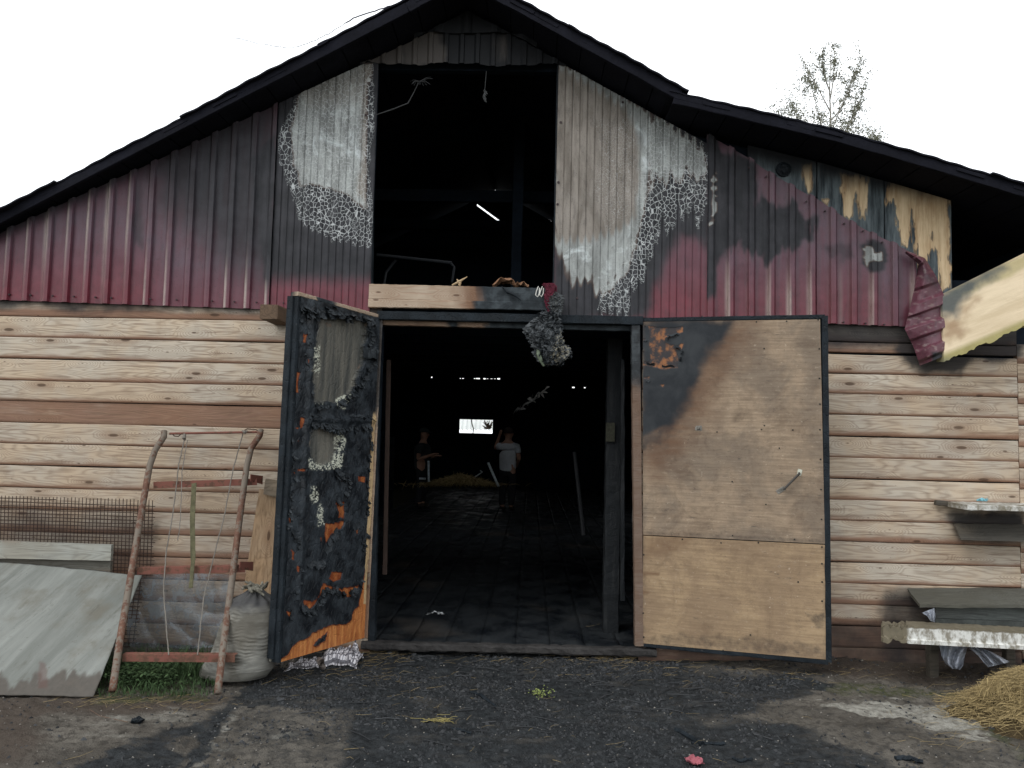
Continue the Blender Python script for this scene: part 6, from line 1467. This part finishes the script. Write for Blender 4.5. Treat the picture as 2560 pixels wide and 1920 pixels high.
# floor planks running back from the threshold
FLOORM = None
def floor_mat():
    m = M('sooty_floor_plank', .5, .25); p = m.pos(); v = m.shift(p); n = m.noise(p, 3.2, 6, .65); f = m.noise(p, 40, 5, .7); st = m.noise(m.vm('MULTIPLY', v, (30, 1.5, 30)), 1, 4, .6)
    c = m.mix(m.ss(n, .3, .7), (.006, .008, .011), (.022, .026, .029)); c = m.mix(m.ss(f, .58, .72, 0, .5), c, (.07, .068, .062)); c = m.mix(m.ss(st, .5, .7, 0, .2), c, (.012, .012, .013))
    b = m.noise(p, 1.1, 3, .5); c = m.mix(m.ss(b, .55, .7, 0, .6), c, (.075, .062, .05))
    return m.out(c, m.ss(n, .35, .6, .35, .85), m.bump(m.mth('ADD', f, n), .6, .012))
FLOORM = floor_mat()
fx0, fx1 = DOOR[0]-1.55, DOOR[1]+1.45; n = 19
r_ = random.Random(9)
for k in range(n):
    a, b = fx0+(fx1-fx0)*k/n+.001, fx0+(fx1-fx0)*(k+1)/n-.001; dz = r_.uniform(-.002, .002)
    def f(u, v, a=a, b=b, dz=dz):
        X = a+(b-a)*u; Y = .02+(YB-.1)*v**1.6; return np.column_stack([X, Y, .034+dz+(fbm(X*6, Y*5, 3)-.5)*.035+(fbm(X*22, Y*16, 5)-.5)*.018])
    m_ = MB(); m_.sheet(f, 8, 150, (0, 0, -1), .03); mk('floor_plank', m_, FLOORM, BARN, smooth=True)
# aisle partitions, posts and the loft floor
for x, s in ((fx0+.02, -1), (fx1-.02, 1)):
    for k in range(7):
        z0 = .06+k*.20
        m_ = MB(); m_.beam((x, .9, z0+.1), (x, 9.2, z0+.1), .03, .19, side=(1, 0, 0), seg=20, jit=.003); mk('partition_board', m_, SOOTIN, BARN)
for (x, y) in ((fx0+.07, .85), (fx0+.07, 4), (fx0+.07, 8), (fx1-.07, 4), (fx1-.07, 8)):
    m_ = MB(); m_.beam((x, y, 0), (x, y, 2.72), .13, .13, side=(1, 0, 0), seg=20, jit=.004); mk('post', m_, SOOTIN, BARN)
# the streaked post behind the right jamb
STRK = M('ash_streaked_post', .7, .3); p_ = STRK.pos(); vz_ = STRK.noise(STRK.vm('MULTIPLY', p_, (40, 40, 3)), 1, 6, .7); n_ = STRK.noise(p_, 30, 5, .7)
STRKM = STRK.out(STRK.mix(STRK.ss(vz_, .50, .72), (.008, .010, .012), (.025, .027, .028)), .7, STRK.bump(n_, .6, .01))
b0, t0 = P(1528, 1495, .55), P(1524, 1065, .55)
m_ = MB(); m_.beam((b0.x, .6, 0), (b0.x, .6, 2.72), .12, .12, side=(1, 0, 0), seg=40, jit=.003); mk('post', m_, STRKM, BARN)
m_ = MB(); m_.beam(P(1556, 1500, .30), P(1556, 900, .30), .06, .03, side=(0, 1, 0), seg=20, jit=.003); mk('partition_board', m_, STRKM, BARN)
m_ = MB(); c = P(1526, 1082, .50); m_.box((c.x-.035, c.y, c.z-.07), (c.x+.035, c.y+.03, c.z+.08)); mk('socket_box', m_, plain('dusty_box', (.045, .045, .032), .8, .5, 40), BARN)
# leaning pale lath inside at the left, pipe at the right
m_ = MB(); m_.beam(P(962, 1436, .35), P(972, 900, .45), .02, .035, side=(0, 1, 0), seg=12, jit=.001); mk('lath', m_, plain('sooty_lath', (.045, .030, .024), .8), label='narrow brown lath standing upright just inside the doorway at the left', cat='lath')
m_ = MB(); m_.tube([P(1459, 1338, 1.6), P(1436, 1130, 1.75)], [.022, .018], 8); mk('pole', m_, plain('sooty_pole', (.022, .023, .025), .6), label='sooty pole leaning in the dark at the right of the aisle', cat='pole')
m_ = MB(); m_.tube([P(1596, 1080, .12), P(1588, 1180, .14), P(1584, 1300, .12), P(1594, 1390, .14)], .012, 8); mk('hose', m_, plain('ribbed_hose', (.07, .075, .075), .5), label='grey ribbed hose hanging beside the right door post', cat='hose')
# loft floor: joists and boards
zf0, zf1 = P(1150, 780, .1).z+.02, P(1150, 780, .1).z+.06
m_ = MB(); m_.box((XL+.3, .10, zf0), (XR-.3, 5.0, zf1)); mk('loft_floor', m_, SOOTIN, BARN)
for k in range(9):
    y = .5+k*.55; m_ = MB(); m_.box((XL+.4, y, zf0-.14), (XR-.4, y+.06, zf0-.002)); mk('joist', m_, SOOTIN, BARN)
# loft partition with one missing slanting sliver
YP = 4.2
A_, B_ = P(1192, 511, YP), P(1273, 570, YP)
def part_top(x): return under(x)-.01
m_ = MB(); xs = sorted(set([XL+.3, A_.x, B_.x, XR-.3, APX.x]+[XL+.3+(XR-XL-.6)*i/24 for i in range(25)]+[p.x for p in TOP[1:]+LEAN[:-1]]))
def quadcol(a, b, l0, l1, h0, h1):
    m_.add([(a,YP,l0),(b,YP,l1),(b,YP+.04,l1),(a,YP+.04,l0),(a,YP,h0),(b,YP,h1),(b,YP+.04,h1),(a,YP+.04,h0)], [(0,3,2,1),(4,5,6,7),(0,1,5,4),(1,2,6,5),(2,3,7,6),(3,0,4,7)])
for a, b in zip(xs, xs[1:]):
    if b-a < 1e-5: continue
    if a >= A_.x-1e-6 and b <= B_.x+1e-6:
        za, zb_ = [A_.z+(B_.z-A_.z)*(x-A_.x)/(B_.x-A_.x) for x in (a, b)]; w_ = .017
        quadcol(a, b, zf1, zf1, za-w_, zb_-w_); quadcol(a, b, za+w_, zb_+w_, part_top(a), part_top(b))
    else: quadcol(a, b, zf1, zf1, part_top(a), part_top(b))
mk('loft_partition', m_, SOOTIN, BARN)
for px in (1290,):
    m_ = MB(); a = P(px, 700, 1.6); m_.beam((a.x, 1.6, zf1), (a.x, 1.6, under(a.x)-.02), .10, .10, side=(1, 0, 0), seg=10, jit=.003); mk('post', m_, SOOTIN, BARN)
for k in range(2):
    y = 2.0+k*1.1; m_ = MB(); zt_ = P(1150, 300, y).z; w_ = 1.4
    m_.beam((APX.x-w_, y, zmain(APX.x-w_)-.15), (APX.x+w_, y, zmain(APX.x-w_)-.15), .05, .12, side=(0, 1, 0), seg=6, jit=.003); mk('collar_beam', m_, SOOTIN, BARN)
# things in the loft opening
DGR = plain('dead_grey_stalk', (.06, .062, .064), .9)
m_ = MB(); m_.tube([P(938, 288, -.03), P(985, 272, -.06), P(1020, 258, -.08), P(1034, 232, -.08), P(1046, 208, -.08)], [.004, .0045, .004, .0035, .003], 6)
r_ = random.Random(2)
for k in range(13):
    a = k/13*math.pi*1.25-.6; L_ = r_.uniform(14, 36); m_.tube([P(1049, 203, -.08), P(1049+math.cos(a)*L_*.6, 199+math.sin(a)*L_*.25, -.08-.04*math.sin(k*2)), P(1049+math.cos(a)*L_, 202+math.sin(a)*L_*.5, -.10-.05*math.sin(k*2))], [.0025, .002, .0012], 5)
mk('dead_umbel', m_, DGR, label='dry umbel stalk reaching across the top left of the loft opening', cat='dry plant')
m_ = MB(); m_.tube([P(1216, 178, -.03), P(1214, 200, -.03), P(1212, 226, -.03)], .0028, 5)
for k in range(7): m_.tube([P(1210+r_.uniform(-2, 2), 226+k*4, -.03), P(1216+r_.uniform(-3, 3), 231+k*4, -.04)], [.008, .004], 5)
mk('hanging_wire', m_, DGR, label='short twisted wire dangling from the gable sheet above the loft opening', cat='wire')
BEDM = plain('sooty_tube', (.016, .018, .021), .5)
m_ = MB(); m_.tube([P(942, 637, .8), P(1130, 657, .8)], .014, 8); m_.tube([P(1126, 657, .8), P(1136, 668, .8), P(1130, 706, .8)], .012, 8); m_.tube([P(990, 650, .9), P(966, 680, .9), P(960, 712, .9)], .012, 8)
mk('metal_frame', m_, BEDM, label='dim metal tube frame standing in the dark behind the loft sill', cat='frame')

# hay heap, rails and lit bits around the men
FA = 9.0
m_ = MB(); r_ = random.Random(5)
for _ in range(1500):
    px = r_.gauss(1150, 46); t = abs(px-1150)/90; py = 1212-r_.random()*(26*(1-min(1, t)))
    c = P(px, py, FA+r_.uniform(-.5, .5)); d = Vector((r_.uniform(-1, 1), r_.uniform(-1, 1), r_.uniform(-.4, .7))).normalized()*r_.uniform(.08, .22)
    m_.tube([c-d*.5, c+Vector((0, 0, .02)), c+d*.5], [.004, .005, .003], 3)
tag(mk('hay_heap', m_, HAY, label='low heap of hay on the floor between the two men', cat='hay'), kind='stuff')
def hm(px0, py0, px1, py1, w, name, mat, label, cat, Y=FA-.6, mid=None):
    q = MB(); pts = [P(px0, py0, Y)] + ([P(*m, Y) for m in mid] if mid else []) + [P(px1, py1, Y)]; q.tube(pts, w, 8); return mk(name, q, mat, label=label, cat=cat)
GLV = plain('galvanised', (.55, .62, .66), .35, .5, 30, .2, .003, .6)
hm(1071, 1152, 1072, 1204, .020, 'upright_rail', GLV, 'short upright galvanised rail in front of the left man', 'rail')
hm(1220, 1156, 1246, 1216, .022, 'slanting_rail', GLV, 'slanting galvanised rail in front of the man in the pale shirt', 'rail')
hm(1048, 1196, 1064, 1197, .018, 'short_rail', GLV, 'short level galvanised rail at the feet of the man in the cap', 'rail')
hm(1188, 1192, 1200, 1176, .010, 'bent_rod', GLV, 'pale hooked rod sticking out of the hay heap', 'rod', mid=[(1200, 1184), (1206, 1180)])
m_ = MB()
for k in range(26):
    t = k/25; px = 1285+80*t+r_.uniform(-3, 3); py = 1033-58*t+r_.uniform(-5, 5); c = P(px, py, 7.2); e = Vector((r_.uniform(-.06, .06), r_.uniform(-.03, .03), r_.uniform(-.08, .08))); m_.add([c, c+Vector((.05, 0, .02))+e, c+Vector((.03, .02, .06)), c-e*.5], [(0, 1, 2), (0, 2, 3), (0, 1, 3)])
mk('hanging_film', m_, plain('sooty_film', (.10, .10, .095), .6), label='strip of melted plastic film hanging aslant from the ceiling at the back', cat='plastic film')

# ------------------------------------------------------------------ people
SKIN = plain('skin', (.36, .20, .14), .6, .15, 10, .1); HAIR = plain('dark_hair', (.03, .022, .018), .8)
def grow(name, mat, nodes, edges, parent, sub=2, root=0):
    o = tag(mk(name, MB().add([n[0] for n in nodes], []), mat, parent, origin=WL[parent.name]))
    me = o.data; me.clear_geometry(); me.from_pydata([tuple(Vector(n[0])-WL[parent.name]) for n in nodes], edges, []); me.materials.clear(); me.materials.append(mat)
    sk = o.modifiers.new('skin', 'SKIN'); 
    sl = me.skin_vertices[0].data if me.skin_vertices else None
    if sl is None:
        bm = bmesh.new(); bm.from_mesh(me); bm.verts.layers.skin.verify(); bm.to_mesh(me); bm.free(); sl = me.skin_vertices[0].data
    for i, n in enumerate(nodes): sl[i].radius = n[1] if isinstance(n[1], tuple) else (n[1], n[1]); sl[i].use_root = (i == root)
    s = o.modifiers.new('sub', 'SUBSURF'); s.levels = sub; s.render_levels = sub
    dg = bpy.context.evaluated_depsgraph_get(); ev = o.evaluated_get(dg); nm = bpy.data.meshes.new_from_object(ev); o.modifiers.clear(); o.data = nm
    nm.polygons.foreach_set('use_smooth', [True]*len(nm.polygons)); nm.materials.clear(); nm.materials.append(mat)
    return o
def person(loc, ang, shirt, trousers, label, pose, cap=None, scale=1.0):
    root = empty('person', loc, label, 'person'); ca, sa = math.cos(ang), math.sin(ang)
    W = lambda x, y, z: Vector((loc[0]+(x*ca-y*sa)*scale, loc[1]+(x*sa+y*ca)*scale, loc[2]+z*scale))      # x: the person's left, -y: facing
    T = lambda L_: [W(*p) for p in L_]
    sh, el, wr = pose['arms'][0]; sh2, el2, wr2 = pose['arms'][1]
    N = [(W(0, 0, .95), .13), (W(0, .01, 1.12), .12), (W(0, .01, 1.30), (.15, .11)), (W(0, .015, 1.42), (.12, .09)), (W(0, .0, 1.52), .055), (W(0, -.02, 1.60), .085), (W(0, -.03, 1.69), .092), (W(0, -.02, 1.75), .06)]
    Ed = [(i, i+1) for i in range(7)]
    def chain(pts, rad, frm):
        k = frm
        for p, r in zip(pts, rad): N.append((W(*p), r)); Ed.append((k, len(N)-1)); k = len(N)-1
        return k
    for s, (a, b, c) in ((1, (sh, el, wr)), (-1, (sh2, el2, wr2))):
        ab = lin(a, b, .5); bc = lin(b, c, .5)
        k = chain([a, ab, b, bc, c], [.055, .048, .042, .036, .028], 3)
        d = Vector(c)-Vector(b); d.normalize(); h0 = Vector(c)+d*.05; k = chain([tuple(h0)], [.032], k)
        sd_ = d.cross(Vector((0, .3, 1))).normalized()
        for q in range(4):
            o_ = sd_*(.013*(q-1.5)*1.6); l = (.075, .085, .08, .062)[q]; m1 = h0+d*.03+o_; m2 = m1+d*l*.45+Vector((0, -.006, -.008)); m3 = m2+d*l*.4+Vector((0, -.01, -.018))
            chain([tuple(m1), tuple(m2), tuple(m3)], [.010, .009, .007], k)
        th = h0-d*.02+sd_*.035; chain([tuple(th), tuple(th+d*.03+sd_*.012)], [.012, .009], k)
    for s in (1, -1): chain([(s*.095, .0, .90), (s*.10, -.02, .52), (s*.10, .02, .10), (s*.10, -.03, .045), (s*.105, -.13, .03)], [.095, .07, .045, .04, .032], 0)
    grow('body', SKIN, N, Ed, root)
    # shirt over trunk and upper arms, trousers, shoes, hair or cap, face
    SN = [(W(0, 0, .80), (.165, .125)), (W(0, 0, .92), (.185, .14)), (W(0, .01, 1.10), (.185, .14)), (W(0, .01, 1.30), (.20, .145)), (W(0, .015, 1.42), (.165, .12)), (W(0, .0, 1.47), .07)]; SE = [(0, 1), (1, 2), (2, 3), (3, 4), (4, 5)]
    for a, b in ((sh, el), (sh2, el2)):
        SN.append((W(*a), .078)); SE.append((4, len(SN)-1)); SN.append((W(*lin(a, b, .62)), .068)); SE.append((len(SN)-2, len(SN)-1))
    grow('shirt', shirt, SN, SE, root)
    TN = [(W(0, 0, .93), (.155, .12)), (W(0, 0, .86), (.16, .12))]; TE = [(0, 1)]
    for s in (1, -1):
        k = 1
        for p, r in (((s*.10, 0, .78), .10), ((s*.105, -.02, .52), .085), ((s*.105, .015, .25), .07), ((s*.105, .02, .09), .068)):
            TN.append((W(*p), r)); TE.append((k, len(TN)-1)); k = len(TN)-1
    grow('trousers', trousers, TN, TE, root)
    for s in (1, -1): grow('shoe', HAIR, [(W(s*.105, .05, .05), .048), (W(s*.105, -.05, .045), .046), (W(s*.108, -.15, .035), .038)], [(0, 1), (1, 2)], root)
    def blob(name, mat, c, r, cut=None):
        q = MB()
        def f(u, v):
            th, ph = u*2*math.pi, (v-.5)*math.pi; p = np.column_stack([np.cos(th)*np.cos(ph)*r[0], np.sin(th)*np.cos(ph)*r[1], np.sin(ph)*r[2]])
            if cut is not None: p[:,2] = np.maximum(p[:,2], cut)
            return np.array([tuple(W(c[0]+a, c[1]+b, c[2]+d)) for a, b, d in p])
        q.grid(f, 20, 14); return mk(name, q, mat, root, smooth=True)
    if cap:
        cp = blob('cap', cap, (0, -.01, 1.71), (.112, .122, .105), -.005)
        q = MB(); q.sheet(lambda u, v: np.array([tuple(W((a-.5)*.17, -.10-.10*b*(1-(a-.5)**2*2), 1.712+.012*math.cos((a-.5)*3)-.02*b)) for a, b in zip(u, v)]), 10, 5, (0, 0, 1), .004); mk('cap_brim', q, cap, root)
    else: blob('hair', HAIR, (0, .012, 1.70), (.103, .108, .105), -.03)
    blob('nose', SKIN, (0, -.125, 1.645), (.014, .022, .022)); 
    for s in (1, -1): blob('eye', HAIR, (s*.034, -.112, 1.675), (.013, .008, .008)); blob('ear', SKIN, (s*.098, -.005, 1.65), (.014, .025, .034))
    blob('mouth', plain('lips', (.20, .09, .08), .6), (0, -.112, 1.60), (.024, .008, .006))
    return root
# heights chosen from where each man's head meets the rear wall
YM = 9.9
g1 = P(1056, 1180, YM); g2 = P(1269, 1180, YM-.2)
s1_ = (P(1056, 1068, YM).z-.045)/1.82; s2_ = (P(1275, 1066, YM-.2).z-.045)/1.82
print('person scale', s1_, g1, g2)
person((g1.x, YM, .045), math.radians(78), plain('black_tshirt', (.028, .034, .036), .9, .3, 8), plain('dark_trousers', (.02, .021, .024), .9), 'man in a dark cap and dark T-shirt standing left of the hay heap',
       dict(arms=(((.19, 0, 1.38), (.26, .02, 1.10), (.16, -.26, 1.16)), ((-.19, 0, 1.38), (-.27, .02, 1.08), (-.16, -.28, 1.20)))), cap=plain('dark_cap', (.035, .045, .045), .9), scale=s1_)
person((g2.x, YM-.2, .045), math.radians(165), plain('pale_grey_tshirt', (.52, .55, .58), .9, .15, 6, .6, .03), plain('dark_trousers_two', (.018, .018, .02), .9), 'man in a pale grey T-shirt seen from behind with one hand raised',
       dict(arms=(((.20, 0, 1.38), (.28, .03, 1.12), (.22, -.18, 1.0)), ((-.20, 0, 1.38), (-.30, -.08, 1.30), (-.27, -.12, 1.60)))) if False else dict(arms=(((.20, 0, 1.38), (.33, -.10, 1.32), (.25, -.14, 1.62)), ((-.20, 0, 1.38), (-.26, .03, 1.12), (-.16, -.18, 1.0)))), scale=s2_)
# shed seen through the rear window
SHED = empty('shed', P(1190, 1090, 21), 'neighbouring shed with white corrugated roof and red eaves board seen through the rear window', 'shed')
def wv(u, v):
    X = P(1110, 1060, 20.5).x+u*3.2; z0, z1 = P(1190, 1075, 20).z, P(1190, 1075, 20).z+1.5
    return np.column_stack([X, 20+v*1.9+.0*u, z0+(z1-z0)*v+.03*np.sin(X*2*np.pi/.15)])
m_ = MB(); m_.sheet(wv, 180, 4, (0, 0, 1), .008); mk('roof', m_, plain('white_slate', (.62, .64, .62), .8, .12, 3), SHED)
a = P(1120, 1079, 20); b = P(1300, 1079, 20)
m_ = MB(); m_.box((a.x, 19.98, a.z-.16), (b.x, 20.02, a.z-.04)); mk('eaves_board', m_, plain('red_board', (.33, .03, .03), .6), SHED)
m_ = MB(); m_.box((a.x+.1, 20.05, -.02), (b.x-.1, 22.0, a.z-.1)); mk('wall', m_, plain('shed_wall', (.22, .19, .16), .9), SHED)
STK = plain('pale_stalk', (.50, .48, .38), .8)
m_ = MB(); m_.tube([P(1182, 1085, 16.6), P(1184, 1072, 16.6), P(1180, 1060, 16.6), P(1178, 1048, 16.6)], .018, 6); mk('window_cord', m_, STK, label='pale cord hanging across the rear window', cat='cord')
m_ = MB(); r_ = random.Random(8)
for k in range(26):
    a = P(1222, 1072, 17.2); b = P(1222+r_.uniform(-18, 10), 1060+r_.uniform(-10, 12), 17.2); m_.tube([a+Vector((r_.uniform(-.05, .05), 0, 0)), b], [.02, .008], 4)
mk('dry_bush', m_, plain('dry_bush', (.16, .11, .07), .9, .6, 9), label='dry brown bush at the right side of the rear window', cat='bush')
